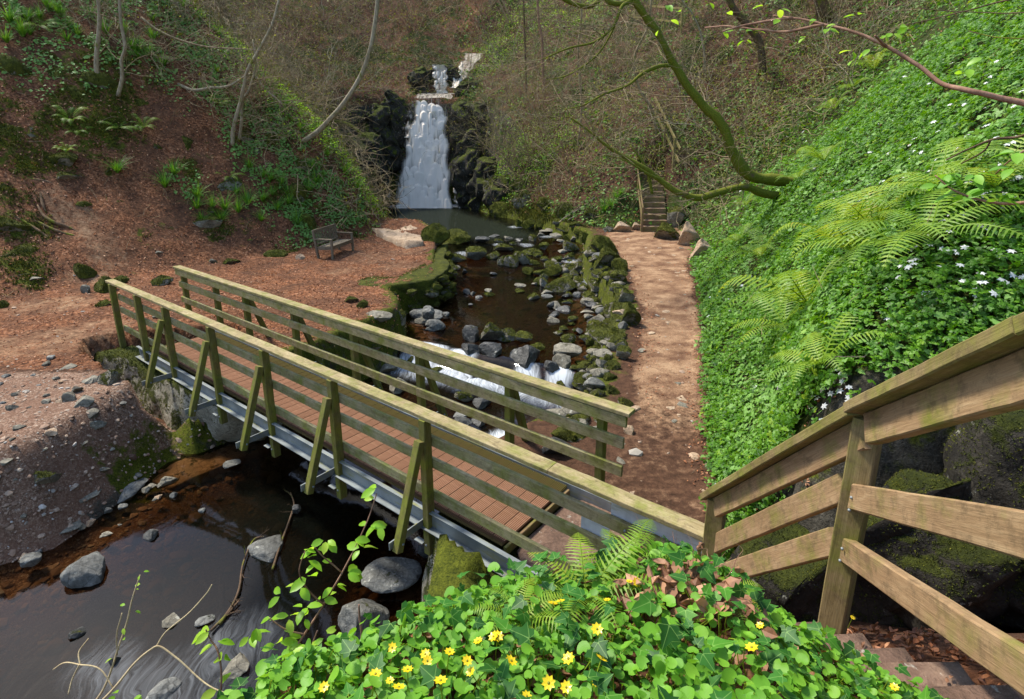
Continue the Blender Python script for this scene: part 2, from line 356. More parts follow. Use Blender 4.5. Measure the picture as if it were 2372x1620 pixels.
def mk_ground():
    m = NT('valley_ground'); v = m.pos()
    w1 = m.n('SeparateColor'); m.l(m.attr('w1').outputs['Color'], w1.inputs[0])      # litter, moss, gravel
    w2 = m.n('SeparateColor'); m.l(m.attr('w2').outputs['Color'], w2.inputs[0])      # path, rock, green
    n1 = m.noise(v, 1.3, 6, .65); n2 = m.noise(v, 8, 6, .7); n3 = m.noise(v, 45, 4, .7)
    soil = m.ramp(n2.outputs[0], (.3, (.035, .018, .010)), (.6, (.10, .05, .028)), (.8, (.15, .085, .05)))
    vl = m.voro(v, 17); vl2 = m.voro(v, 29)
    lit = m.ramp(m.n('SeparateColor').outputs[0], (0, 0), (1, 1))
    sc = m.n('SeparateColor'); m.l(vl.outputs['Color'], sc.inputs[0]); sc2 = m.n('SeparateColor'); m.l(vl2.outputs['Color'], sc2.inputs[0])
    lit = m.ramp(m.math('ADD', m.math('MULTIPLY', sc.outputs[0], .5), m.math('MULTIPLY', sc2.outputs[0], .5)), (.15, (.06, .024, .011)), (.5, (.18, .072, .032)), (.8, (.31, .138, .064)), (1, (.45, .25, .15)))
    lit = m.mix(m.ramp(n1.outputs[0], (.4, .75), (.62, 0)), lit, soil)
    vg = m.voro(v, 42); sg = m.n('SeparateColor'); m.l(vg.outputs['Color'], sg.inputs[0]); ve = m.voro(v, 42, 'DISTANCE_TO_EDGE')
    grav = m.ramp(sg.outputs[0], (0, (.12, .07, .044)), (.5, (.31, .195, .13)), (.9, (.44, .31, .215)), (1, (.56, .46, .36)))
    grav = m.mix(m.ramp(ve.outputs[0], (0, .8), (.12, 0)), grav, (.03, .02, .015))
    grav = m.mix(m.ramp(n1.outputs[0], (.42, .7), (.62, .1)), grav, (.17, .092, .058))
    pn = m.noise(v, 2.1, 5, .6)
    path = m.ramp(m.math('ADD', m.math('MULTIPLY', pn.outputs[0], .6), m.math('MULTIPLY', n3.outputs[0], .4)), (.40, (.12, .06, .034)), (.5, (.25, .145, .08)), (.59, (.38, .245, .14)))
    vp = m.noise(m.mapv(v, (1, 1, .3)), 6, 6, .7)
    path = m.mix(m.math('MULTIPLY', m.ramp(vp.outputs[0], (.56, 0), (.66, .6)), m.ramp(pn.outputs[0], (.45, 0), (.55, 1))), path, (.10, .05, .03))
    rock = m.ramp(m.math('ADD', m.math('MULTIPLY', n2.outputs[0], .6), m.math('MULTIPLY', n3.outputs[0], .4)), (.35, (.015, .015, .012)), (.5, (.05, .045, .033)), (.65, (.12, .11, .085)))
    moss = m.ramp(m.math('ADD', m.math('MULTIPLY', n3.outputs[0], .6), m.math('MULTIPLY', n2.outputs[0], .4)), (.38, (.02, .028, .003)), (.64, (.12, .135, .012)))
    green = m.ramp(n3.outputs[0], (.35, (.014, .022, .005)), (.65, (.05, .065, .010)))
    def msk(wt, nz, k=.8): return m.thr(m.math('ADD', wt, m.math('MULTIPLY', m.math('SUBTRACT', nz, .5), k)), .38, .62)
    c = m.mix(msk(w1.outputs[0], n2.outputs[0]), soil, lit)
    c = m.mix(msk(w1.outputs[2], n2.outputs[0]), c, grav)
    c = m.mix(msk(w2.outputs[2], n1.outputs[0], 1.4), c, green)
    c = m.mix(msk(w2.outputs[0], n2.outputs[0], .6), c, path)
    c = m.mix(msk(w2.outputs[1], n2.outputs[0]), c, rock)
    c = m.mix(msk(w1.outputs[1], m.noise(v, 3.2, 6, .7).outputs[0], 1.7), c, moss)
    hh = m.math('ADD', m.math('MULTIPLY', n2.outputs[0], .8), m.math('ADD', m.math('MULTIPLY', n3.outputs[0], .45), m.math('MULTIPLY', sc.outputs[0], .12)))
    return m.done(m.bsdf(c, .95, m.bump(hh, .9, .05), .15))
M['ground'] = mk_ground()

# ================================================================ terrain
VAL = [  # valley floor outline: x, y, steepness near, width of steep part, steepness beyond
 (5.2,-3,1.2,1,.8),(4.9,1.5,2.6,.5,.8),(4.3,2.9,4.0,.4,.8),(3.2,3.25,4.2,.42,.8),(2.3,3.35,4.2,.4,.8),(1.95,3.8,3.5,.4,.85),(2.05,4.6,2.0,.6,.85),(2.6,6.5,1.25,1.2,.95),(3.0,7.8,1.2,1.5,.95),(3.5,9.5,1.15,2,1.),(4.35,12.1,1.1,2,1.),
 (5.5,16.6,1.0,2,1.),(6.6,20.2,1.0,2,1.),(6.9,21.6,.9,2,.9),(6.3,22.3,.75,3,.7),(5.0,22.4,.85,3,.75),(3.9,22.6,.9,2,.8),(3.0,23.8,1.2,1.2,.85),(1.9,26,1.6,1.3,.9),
 (.4,29.3,1.8,1.5,.95),(-1.3,32,2.4,1.6,1.),(-2.4,34.3,3.4,1.6,.7),(-3.4,35.1,3.6,1.7,.6),(-5.3,35.3,3.6,1.7,.5),(-7.4,35.1,3.6,1.7,.6),(-8.4,33.8,3.,2,.9),(-8.3,31.5,2.6,2,1.),
 (-7.2,29,2.2,2,1.05),(-6.0,26.2,1.9,2,1.1),(-5.4,24,1.8,2,1.2),(-5.15,22.3,1.7,2,1.25),(-5.4,20.9,1.45,2,1.2),(-6.7,19,1.1,2,1.1),(-8.6,16.8,.85,3,1.0),(-10.7,14.2,.62,4,.95),
 (-12.8,11.5,.55,4,.9),(-15.5,8,.5,4,.8),(-19,3,.5,4,.8),(-22,-4,.5,4,.7),(-10,-8,.5,4,.3),(1,-8,.6,4,.5)]
WAT = [(-8.4,34.8),(-8.2,32),(-7,29.2),(-5.2,26),(-3.9,23.8),(-2.95,21.6),(-2.6,20.4),(-2.3,17.5),(-2.0,15.5),(-2.35,14.6),(-3.0,14.0),(-2.6,13.2),(-2.45,12.3),(-2.9,11.2),(-3.6,9.9),
 (-4.4,8.9),(-5.4,7.8),(-5.5,6.8),(-5.7,5.9),(-6.5,5.4),(-7.5,4),(-8,0),(-8,-7),(-2,-7),(-1.1,0),(-.95,3),(-.92,5.0),(-.95,6.1),(0,7.1),(1.0,7.9),(1.2,8.7),(1.45,9.8),(1.75,10.6),
 (2.35,12.2),(2.55,13.2),(2.45,15.5),(2.3,18.5),(2.6,20.5),(2.9,22.6),(1.8,25.5),(.3,29.0),(-1.5,31.8),(-2.6,34.4),(-3.5,35.2),(-7.4,35.2)]
def poly_sd(px, py, poly):              # signed distance, negative inside
    a = np.array([p[:2] for p in poly], float); b = np.roll(a, -1, 0)
    dm = np.full(px.shape, 1e9); ins = np.zeros(px.shape, bool)
    for (x0, y0), (x1, y1) in zip(a, b):
        dx, dy = x1 - x0, y1 - y0
        t = np.clip(((px - x0) * dx + (py - y0) * dy) / (dx * dx + dy * dy + 1e-12), 0, 1)
        dm = np.minimum(dm, np.hypot(px - x0 - t * dx, py - y0 - t * dy))
        c = ((y0 > py) != (y1 > py)) & (px < dx * (py - y0) / (dy if dy else 1e-12) + x0)
        ins ^= c
    return np.where(ins, -dm, dm)
def axis(segs):
    o = [segs[0][0]]
    for a, b, h0, h1 in segs:
        n = max(1, int(round((b - a) / ((h0 + h1) / 2)))); h = np.linspace(h0, h1, n); h = h / h.sum() * (b - a)
        o += list(o[-1] + np.cumsum(h))
    return np.array(o)
gx = axis([(-34, -14, 1.2, .3), (-14, -9, .25, .12), (-9, 6, .085, .085), (6, 10, .12, .2), (10, 30, .3, 1.3)])
gy = axis([(-5, -.3, .5, .12), (-.3, 14, .085, .085), (14, 26, .1, .14), (26, 40, .15, .22), (40, 78, .3, 1.3)])
GX, GY = np.meshgrid(gx, gy, indexing='ij')

def zlevel(x, y):                       # level of the running water
    c = (y - 11.2) + .45 * (x + .3)
    up = np.interp(y, [12.5, 18.2, 19.2, 21, 22.5], [-.80, -.80, -.70, -.66, -.55])
    c2 = (y - 7.9) - .15 * (x - .5) + 1.2 * sstep(-2.2, -3.2, x)
    mid = -1.18 - .06 * sstep(1.5, -3, c + 3)
    lo = -1.5
    z = mid + (up - mid) * sstep(-.55, .05, c)
    return lo + (z - lo) * sstep(-2.6, .5, c2)
fc = [P(100,760,0),P(250,790,-.05),P(0,800,-.02),P(0,870,-.25),P(100,890,-.5),P(0,960,-.85),P(100,1000,-.95),P(200,960,-.9),P(0,1100,-1.15),P(250,1100,-1.3),P(0,1250,-1.42),P(150,1250,-1.46),P(280,1160,-1.42),
      P(400,700,0),P(600,690,0),P(700,650,0),P(850,600,0),P(900,560,.05),P(960,600,0),P(760,590,0),P(850,540,.1),P(650,730,-.12),P(850,690,-.12),P(760,760,-.55),P(800,800,-.8),P(700,760,-.4),
      P(900,500,.5),P(940,530,.35),P(1480,1100,-.08),P(1550,900,0),P(1520,700,0),P(1500,600,0),P(1450,540,.05),P(1560,560,.1),P(1420,520,.05),(2.9,24,-.2),(1.2,27,-.35),(-.5,30.5,-.4),(-7.5,30,-.2),(-6,26,0),
      (0,4.6,-.38),(.8,4.3,-.28),(1.4,4.2,-.1),(1.3,5,-.08),(-1,4.6,-.9),(-.4,5.5,-.6),(.6,6.4,-.5),(-6.8,8.6,-.15),(-5.9,8.9,-.3),(-5.6,8.2,-1.1),(-6.5,7.6,-.9),(-6,6.8,-1.35),(-9,4,-1.2),(-9,0,-1.2),(-14,6,-.3),(-20,0,0),(-12,11,0),
      (1.2,3.2,.3),(1.2,-3,1),(-1.2,2.8,-1.0),(-1,-3,-.5)]
fc = np.array([list(p)[:3] for p in fc])
def rbf(px, py):
    D = np.hypot(fc[:, None, 0] - fc[None, :, 0], fc[:, None, 1] - fc[None, :, 1])
    A = np.block([[D + 0.02 * np.eye(len(fc)), np.ones((len(fc), 1))], [np.ones((1, len(fc))), np.zeros((1, 1))]])
    wt = np.linalg.solve(A, np.r_[fc[:, 2], 0]); r = np.full(px.shape, wt[-1])
    for k in range(len(fc)): r += wt[k] * np.hypot(px - fc[k, 0], py - fc[k, 1])
    return np.clip(r, -1.6, .6)
def val_params(px, py):
    v = np.array(VAL, float); pts = []; b = np.roll(v, -1, 0)
    for i in range(len(v)):
        for t in (0, .5): pts.append(v[i] * (1 - t) + b[i] * t)
    W = np.zeros(px.shape); S = [np.zeros(px.shape) for _ in range(3)]
    for p in pts:
        wg = 1 / (np.hypot(px - p[0], py - p[1]) ** 3 + .05); W += wg
        for k in range(3): S[k] += wg * p[2 + k]
    return [s / W for s in S]
MND = [(-1.0,-4),(-.78,.45),(-.50,.88),(-.12,1.12),(.35,1.27),(.78,1.24),(1.14,1.08),(1.28,.6),(1.25,-4)]
RAILPATH = [(1.39,3.3,1.45),(1.39,2.07,2.74),(1.15,1.18,3.42),(.9,.2,4.1)]
def stair_z(y): return np.interp(y, [-.5, .2, 1.18, 2.07, 3.4], [3.3, 3.0, 2.33, 1.62, .2])
def height(px, py):
    q = poly_sd(px, py, VAL); dw = poly_sd(px, py, WAT)
    m1, qb, m2 = val_params(px, py)
    z = rbf(px, py)
    stair = np.where(py < 3.4, stair_z(py), 0) * sstep(.3, .75, px) * sstep(3.6, 3.4, py)
    z = np.maximum(z, stair * sstep(3.5, 3.38, py))
    qq = np.clip(q, 0, 99); qs = np.sqrt(qq * qq + .04) - .2
    z = z + m1 * np.minimum(qs, qb) + m2 * np.clip(qs - qb, 0, 99)
    # gully above the waterfall
    g = sstep(1.9, 1.1, np.abs(px + 4.7 - .35 * np.clip(py - 38, 0, 9))) * sstep(35.4, 36.0, py) * sstep(46, 40, py)
    gz = np.interp(py, [36, 38.2, 38.9, 44, 60], [6.0, 6.05, 8.1, 9.6, 15])
    z = z * (1 - g) + np.minimum(z, gz) * g
    # foreground bank
    dm = poly_sd(px, py, MND)
    zm = 2.93 - .25 * np.clip(py - .4, 0, 2) - .12 * np.clip(-px, 0, 2) - 2.2 * np.clip(dm, 0, 9) - 2.2 * np.clip(dm - .25, 0, 9)
    right = sstep(.75, .95, px)
    zm = zm - .44 * np.clip(px - .5, 0, 9) + .01
    z = np.maximum(z, zm)
    # stream bed
    wl = zlevel(px, py)
    bed = wl - .10 - .42 * sstep(0, 1.6, -dw) - 1.0 * sstep(23, 28, py) * sstep(0, 1.5, -dw)
    wbank = np.where((py < 8.2) & (px < -3.5), .9, .22)
    t = sstep(-.02, 1, dw / wbank)
    z = np.where(q > .6, z, bed * (1 - t) + z * t)
    return z, q, dw
Z0, QD, DW = height(GX, GY)
for _ in range(2):
    Zs = Z0.copy(); Zs[1:-1, 1:-1] = (Z0[1:-1, 1:-1] * 2 + Z0[:-2, 1:-1] + Z0[2:, 1:-1] + Z0[1:-1, :-2] + Z0[1:-1, 2:]) / 6
    k = sstep(.5, 2, QD); Z0 = Z0 * (1 - k) + Zs * k
gp = np.stack([GX, GY, Z0], -1)
rough = sstep(0, 1.2, QD)
amp = .02 + .26 * rough + .5 * sstep(3, 10, QD)
near_path = 1 - .0 * GX
Zn = Z0 + fbm(gp, .55, 5, 3) * amp + fbm(gp, 4.5, 3, 9) * (.012 + .05 * rough)
stairmask = (GX > .55) & (GX < 1.5) & (GY < 3.6) & (GY > -.5)
Zn = np.where(stairmask, Z0 - .12, Zn)
rk = fbm(gp, 1.4, 5, 21)
bs_, bt_ = GX * .792 - GY * .611, GX * .611 + GY * .792
ABP = [P(225,900,-1.0), P(290,985,-1.3), P(385,1075,-1.5), P(505,1045,-1.5), P(628,1005,-1.5), (-4.0,8.7), (-5.9,11.0), P(212,783,-.12)]
ab_ = poly_sd(GX, GY, ABP); Zn = np.where(ab_ < .1, np.minimum(Zn, -.45) - .55 * sstep(.1, -.3, ab_), Zn)
stc = (np.abs(GX - 5.85 - .12 * (GY - 22.2)) < .62) & (GY > 22.1) & (GY < 25.9); Zn = np.where(stc, np.minimum(Zn, .0 + .6 * (GY - 22.2) - .12), Zn)
under = sstep(-11.3, -11.0, bs_) * sstep(-2.6, -2.85, bs_) * sstep(3.3, 3.42, bt_) * sstep(5.0, 4.85, bt_)
under2 = sstep(-3, -2.8, bs_) * sstep(-.5, -.9, bs_) * sstep(2.9, 3.3, bt_) * sstep(5.0, 4.85, bt_)
Zn = np.where(under > .5, np.minimum(Zn, -.36), Zn); Zn = np.where((under2 > .3), np.minimum(Zn, -.26 + (1 - under2) * .3), Zn)
XD = GX + rough * .22 * fbm(gp, 1.1, 4, 31) * sstep(.3, 1, QD); YD = GY + rough * .22 * fbm(gp, 1.1, 4, 41) * sstep(.3, 1, QD)
Zn = Zn + np.where((DW > -.5) & (DW < .5), .05 * rk, 0)
ZG = Zn
def gz(x, y):
    x = np.asarray(x, float); y = np.asarray(y, float)
    i = np.clip(np.searchsorted(gx, x) - 1, 0, len(gx) - 2); j = np.clip(np.searchsorted(gy, y) - 1, 0, len(gy) - 2)
    u = (x - gx[i]) / (gx[i + 1] - gx[i]); v = (y - gy[j]) / (gy[j + 1] - gy[j])
    return ZG[i, j] * (1 - u) * (1 - v) + ZG[i + 1, j] * u * (1 - v) + ZG[i, j + 1] * (1 - u) * v + ZG[i + 1, j + 1] * u * v
def hit(x, y, lift=0., tmin=.8):        # where the ray of a photo point meets the ground
    q = ray(x, y); q = q / np.linalg.norm(q); t = np.arange(tmin, 75, .03)
    p = q[None] * t[:, None] + [0, 0, CH]; g = gz(p[:, 0], p[:, 1])
    k = np.argmax(p[:, 2] < g + lift); 
    if not (p[:, 2] < g + lift).any(): return p[-1]
    r = p[k].copy(); return r
def gn(x, y, e=.15):
    n = np.array([-(gz(x + e, y) - gz(x - e, y)) / (2 * e), -(gz(x, y + e) - gz(x, y - e)) / (2 * e), 1.]); return n / np.linalg.norm(n)

def blob(L, falloff=1.):
    r = np.zeros(GX.shape); wx = .5 * fbm(gp, 1.2, 4, 91); wy = .5 * fbm(gp, 1.2, 4, 92)
    for x, y, rad in L: r = np.maximum(r, sstep(1.3, .3, np.hypot(GX - x + wx * min(rad, 2), GY - y + wy * min(rad, 2)) / rad))
    return r
def hb(L): return [(*hit(x, y)[:2], r) for x, y, r in L]
gn0 = fbm(gp, .5, 4, 77); gn1 = fbm(gp, 1.6, 4, 78)
left = sstep(-1.5, -3.0, GX); right = sstep(1.5, 2.3, GX)
dpR = poly_sd(GX, GY, [(1.0,4.0),(1.14,5.5),(1.6,6.5),(2.02,7.7),(2.55,9.5),(3.1,12.1),(3.45,14.5),(3.75,20.5),(4.0,22.3),(6.9,22.3),(6.9,20.8),(5.1,16.6),(4.0,12.1),(3.2,9.5),(2.72,7.7),(2.3,6.4),(2.0,5.4),(1.6,3.6),(1.2,3.2)])
dpR = dpR + .22 * fbm(gp, 1.6, 4, 71)
W_path = sstep(.42, .08, dpR) * (.40 + .22 * sstep(5.8, 8.5, GY)) 
trail = blob(hb([(60,700,.9),(150,690,1.2),(220,740,1.0),(160,770,1.2),(60,780,1.4),(200,640,.9),(230,560,1.0),(170,500,.8),(120,440,.6)]))
W_path = np.maximum(W_path, trail * .50)
plaza = blob([(-4.5,17.8,1.9),(-3.2,18.5,1.2),(-3.3,16.3,1.4),(-4.9,15.8,1.1)])
W_path = np.maximum(W_path, plaza * .46)
W_path = np.where((QD < .3) | (trail > .3), W_path, 0)
W_grav = sstep(-4.2, -5.2, GX) * sstep(9.3, 8.0, GY) * sstep(.2, .0, QD) * .95
W_grav = np.maximum(W_grav, sstep(.05, -.1, DW) * (QD < .1) * 1.)
W_rock = np.clip(sstep(.45, .05, np.abs(DW)) * .75 * (GY > 6.5), 0, 1)
cliff = sstep(2.2, 1.4, QD) * sstep(30.5, 32.5, GY) * sstep(-.5, .5, QD)
W_rock = np.maximum(W_rock, cliff * 1.2)
wallR = sstep(1.6, 1.9, GX) * sstep(4.6, 4.2, GY) * sstep(3.1, 3.3, GY) * (QD > 0) * sstep(.9, .6, QD); W_rock = np.maximum(W_rock, wallR)
W_lit = np.clip(left * .75 * (1 - W_grav) + sstep(18, 24, GY) * .42 * (GX > -4) + gn0 * .5 * (QD > 0), 0, 1)
W_lit = np.where(GX > 1.5, W_lit * .5, W_lit) * (1 - .35 * sstep(22, 26, GY))
mossL = blob(hb([(60,500,1.0),(20,600,1.4),(60,420,1.),(30,290,1.6),(130,330,.9),(240,250,1.6),(200,180,1.6),(110,200,1.4),(330,170,1.),(230,120,1.2),(590,300,1.1),(640,330,.9),(640,560,.9),(690,490,1.2),(560,520,.7),(790,480,1.),(820,540,.6),(500,520,.6),(430,390,.5),(740,540,.8),(260,395,.4),(150,380,.6),(30,540,1.2),(90,360,.6)]))
W_moss = np.maximum(mossL * .46, .16 * (QD > 0)) + gn1 * .34 * (QD > 0)
W_moss = np.maximum(W_moss, sstep(.7 + .35 * (GX > 0), .1, np.abs(DW - .1)) * .66 * (GY > 7))
W_moss = np.where(W_path > .3, .05, W_moss)
W_moss = np.maximum(W_moss, np.maximum(sstep(1.5, 2.0, GX) * sstep(4.8, 4.2, GY) * sstep(3.2, 3.5, GY) * .35, sstep(-1.2, -.8, GX) * sstep(1., .8, GX) * sstep(5.2, 4.8, GY) * sstep(2., 2.4, GY) * .8))
back = sstep(22, 30, GY) * (QD > .2)
W_green = np.clip(right * .85 * (QD > .1) * (GY < 24) + back * (.42 + gn0 * .5), 0, 1)
mnd = poly_sd(GX, GY, MND) < 1.2
W_green = np.where(mnd, .2, W_green); W_lit = np.where(mnd, .75, W_lit)
Vt = np.stack([XD, YD, ZG], -1).reshape(-1, 3)
ni, nj = GX.shape
ii = (np.arange(ni - 1)[:, None] * nj + np.arange(nj - 1)[None]).ravel()
Ft = np.stack([ii, ii + nj, ii + nj + 1, ii + 1], -1)
mb = MB(); mb.add(Vt, Ft)
ground = mb.build('ground', M['ground'], attrs=dict(w1=np.stack([W_lit, W_moss, W_grav], -1).reshape(-1, 3), w2=np.stack([W_path, W_rock, W_green], -1).reshape(-1, 3)))
tag(ground, 'wooded gorge ground with leaf litter banks, dirt paths and gravel beach', 'ground', kind='structure')

# ================================================================ water
def grid_mesh(mask, zf, attrs, name, mat, sub=None):
    idx = -np.ones(GX.shape, int); 
    cm = mask[:-1, :-1] & mask[1:, :-1] & mask[:-1, 1:] & mask[1:, 1:]
    use = np.zeros(GX.shape, bool)
    for a in (0, 1):
        for b in (0, 1): use[a:ni - 1 + a, b:nj - 1 + b] |= cm
    idx[use] = np.arange(use.sum())
    V = np.stack([GX[use], GY[use], zf[use]], -1); I, J = np.nonzero(cm)
    F = np.stack([idx[I, J], idx[I + 1, J], idx[I + 1, J + 1], idx[I, J + 1]], -1)
    mb = MB(); mb.add(V, F)
    return mb.build(name, mat, attrs={k: a[use] for k, a in attrs.items()})
WL = zlevel(GX, GY)
cc = (GY - 11.2) + .45 * (GX + .3); cc2 = (GY - 7.9) - .15 * (GX - .5)
lump = fbm(gp * [1, 1, 0], 2.6, 4, 5)
foam_sheen = np.zeros(GX.shape)
pour = blob([(-1.9,11.7,.65),(-1.15,11.4,.4),(.25,10.6,.35),(.95,10.4,.28)])
foam_sheen = np.maximum(foam_sheen, pour * sstep(.25, -.1, cc) * .85)
foam_sheen = np.maximum(foam_sheen, sstep(-1.5, -.6, cc) * sstep(-.15, -.4, cc) * sstep(1.35, .9, GX) * .62)
foam_sheen = np.maximum(foam_sheen, blob([(.3,9.3,.9),(.9,9.0,.6)]) * .12)
foam_sheen = np.maximum(foam_sheen, sstep(.25, -.2, cc2) * sstep(-1.5, -.6, cc2) * sstep(-1.9, -.9, GX) * .5)
foam_sheen = np.maximum(foam_sheen, blob([(.35,7.9,.55),(.75,7.5,.5),(-.2,8.4,.45),(.9,8.3,.35)]) * .85)
foam_sheen = np.maximum(foam_sheen, blob(hb([(1060,600,.45),(1075,607,.3),(1290,605,.5),(1340,590,.6),(1130,585,.3),(1190,585,.4),(1170,560,.5),(1240,555,.4)]) ) * .42)
foam_sheen = np.maximum(foam_sheen, sstep(34.0, 34.9, GY) * .95)
foam_sheen = np.maximum(foam_sheen, blob([(-3.5,4.2,.9),(-2.9,4.7,.7),(-4.1,4.6,.5),(-3.3,3.2,1.2)]) * .22)  # pale reflected sheen of the lower pool, painted in as thin foam
foam_sheen = np.maximum(foam_sheen, blob([(-.85,5.3,.3)]) * .3)
foam_sheen = np.where((cc < .3) & (cc > -.5) & (pour < .1), foam_sheen * .2, foam_sheen) 
depth = np.clip(sstep(0, 1.8, -DW) * .55 + sstep(22.5, 25, GY) * .5 + sstep(8, 6.5, GY) * .16 * sstep(.1, .6, -DW), 0, 1)
wz = WL + (.05 * foam_sheen * lump + .06 * foam_sheen) * (GY > 6)
fx = GX + .25 * lump; fy = GY
flow = np.stack([fx, fy, 0 * fx], -1)
rad = np.hypot(GX + 2.6, GY - 3.2)
water = grid_mesh(DW < .45, wz, dict(foam_sheen=foam_sheen, depth=depth, flow=flow), 'water', M['water'])
tag(water, 'brown stream water with white riffles flowing under the footbridge', 'water', kind='structure')

# ================================================================ waterfall
def cascade(name, xb, xt, yb, yt, zb, zt, nu, nv, nl, seed, edge=.12):
    r = np.random.default_rng(seed)
    u = np.linspace(0, 1, nu)[:, None]; v = np.linspace(0, 1, nv)[None]
    prof = v ** .9
    xl = xb[0] + (xt[0] - xb[0]) * v + .10 * np.sin(v * 17) + .06 * np.sin(v * 41); xr = xb[1] + (xt[1] - xb[1]) * v + .07 * np.sin(v * 23 + 1)
    X = xl + (xr - xl) * u; Zz = zb + (zt - zb) * v + 0 * u; Y = yb + (yt - yb) * prof + 0 * u
    W = xb[1] - xb[0]; H = zt - zb
    B = np.zeros(X.shape); cov = np.zeros(X.shape)
    for _ in range(nl):
        cx = r.uniform(xb[0] - .1, xb[1] + .1); ct = zb + H * r.uniform(.02, 1.0) ; wd = r.uniform(.08, .27) * min(1.2, W / 3.4 + .1); ln = r.uniform(.6, 2.4) * H / 7
        dz = (ct - Zz)                                   # below the lip
        d = np.clip(dz / ln, 0, 1); hw = wd * (1 + .5 * d)
        xs = (X - cx) / hw
        lip = np.clip((dz - .35 * wd * xs ** 2 * 2) / (.30 * wd + .05), 0, 1)
        b = np.sqrt(np.clip(1 - xs ** 2, 0, 1)) * np.sqrt(lip) * (1 - .9 * d ** 2) * np.where(dz > 0, 1, 0)
        am = r.uniform(.07, .22) * min(1, (zt - ct) / 1.2 + .25)
        B = np.maximum(B, b * am); cov = np.maximum(cov, np.sqrt(b) * r.uniform(.5, 1.2) * (1 - .8 * d ** 1.3))
    Y = Y - B
    eu = np.minimum(u, 1 - u) * (xr - xl)
    fade = sstep(0, edge * 3, eu)
    lo = .05 if nl > 100 else .22
    rnd = (lo + (.86 - lo) * cov) * (.3 + .7 * fade) + .16 * fade + .4 * sstep(.14, 0, v) * fade
    V = np.stack([X, Y, Zz], -1).reshape(-1, 3)
    i = (np.arange(nu - 1)[:, None] * nv + np.arange(nv - 1)[None]).ravel()
    F = np.stack([i, i + nv, i + nv + 1, i + 1], -1)
    mb = MB(); mb.add(V, F, rnd.ravel())
    fl = np.stack([X, Zz * .6, 0 * X], -1).reshape(-1, 3)
    return mb.build(name, M['fall'], attrs=dict(flow=fl))
wf = empty('waterfall', (-5.4, 34.4, -.55), 'tall white waterfall fanning down the dark cliff into the pool', 'waterfall')
def wpart(o, lab=None):
    o.parent = wf; o.location = -Vector(wf.location); 
    if lab: o['label'] = lab
wpart(cascade('main_cascade', (-7.35, -3.65), (-5.85, -4.05), 34.1, 35.9, -.6, 5.95, 190, 300, 215, 3))
wpart(cascade('side_trickle', (-6.7, -6.2), (-6.15, -5.85), 35.0, 35.75, 3.6, 5.75, 24, 60, 14, 5), 'thin separate strand left of the main fall top')
wpart(cascade('side_trickle', (-7.75, -7.45), (-7.45, -7.3), 34.2, 34.7, -.6, 2.2, 20, 60, 14, 15), 'thin veil at the left foot of the main fall')
wpart(cascade('side_trickle', (-3.5, -3.05), (-3.7, -3.45), 34.1, 34.6, -.6, 1.1, 22, 40, 14, 16), 'thin veil at the right foot of the main fall')
wpart(cascade('upper_fall', (-5.05, -4.15), (-5.2, -4.2), 38.25, 38.65, 6.35, 8.15, 50, 80, 30, 6, .05))
up = cascade('upper_chute', (-4.1, -3.5), (-3.3, -1.9), 38.3, 41.5, 6.7, 9.2, 50, 80, 60, 8, .06); wpart(up)
# pool of white water on the ledge between the two falls
V = []; nx, ny = 30, 16
for i in range(nx):
    for j in range(ny):
        x = -5.95 + 2.2 * i / (nx - 1); y = 35.7 + 2.7 * j / (ny - 1); V.append((x + .1 * math.sin(y * 3), y, 6.0 + .07 * float(vnoise(np.array([x, y, 0.]), 2.2, 4)) + .42 * (j / ny) - .25 * max(0, .35 - (y - 35.7)) ))
ii = (np.arange(nx - 1)[:, None] * ny + np.arange(ny - 1)[None]).ravel()
mb = MB(); mb.add(V, np.stack([ii, ii + ny, ii + ny + 1, ii + 1], -1), .34)
o = mb.build('ledge_pool', M['fall'], attrs=dict(flow=np.array(V) * [1, .5, 0])); wpart(o)

# ================================================================ timber helpers
def mesh_box(L, W, H, seg=6, bev=.004, wob=.0015, seed=0):
    r = random.Random(seed); mb = MB(); xs = np.linspace(-L / 2, L / 2, seg + 1)
    prof = []
    for sy, sz in ((-1, -1), (1, -1), (1, 1), (-1, 1)):
        y, z = sy * W / 2, sz * H / 2
        a = (y - sy * bev, z); b = (y, z - sz * bev)
        prof += [a, b] if sy * sz < 0 else [b, a]
    prof = [prof[k] for k in range(8)]
    rings = []
    for i, x in enumerate(xs):
        dy, dz = r.uniform(-wob, wob), r.uniform(-wob, wob)
        sc = 1 - (2 * bev / min(W, H) if i in (0, seg) else 0) * 0
        rings += [(x, y * sc + dy, z * sc + dz) for y, z in prof]
    k = 8; i = np.arange(seg)[:, None] * k; j = np.arange(k)[None]; j2 = (j + 1) % k
    F = np.stack([i + j, i + k + j, i + k + j2, i + j2], -1).reshape(-1, 4)
    mb.add(rings, [F[:, ::-1], np.arange(k)[::-1][None], (np.arange(k) + seg * k)[None]])
    return mb
_bs = [0]
def board(name, p0, p1, W, H, mat, parent, up=(0, 0, 1), seg=6, wob=.0015, label=None):
    """a sawn timber from p0 to p1, W wide and H high (H along up)"""
    p0, p1 = Vector(p0), Vector(p1); x = (p1 - p0); L = x.length; x.normalize()
    y = Vector(up).cross(x).normalized(); z = x.cross(y)
    _bs[0] += 1
    o = mesh_box(L, W, H, seg, min(.005, min(W, H) * .15), wob, _bs[0]).build(name, mat, smooth=False)
    T = Matrix.Translation(-Vector(parent.location)) if parent is not None else Matrix()
    o.parent = parent
    o.matrix_basis = T @ Matrix.Translation((p0 + p1) / 2) @ Matrix((x, y, z)).transposed().to_4x4()
    if label: o['label'] = label
    return o
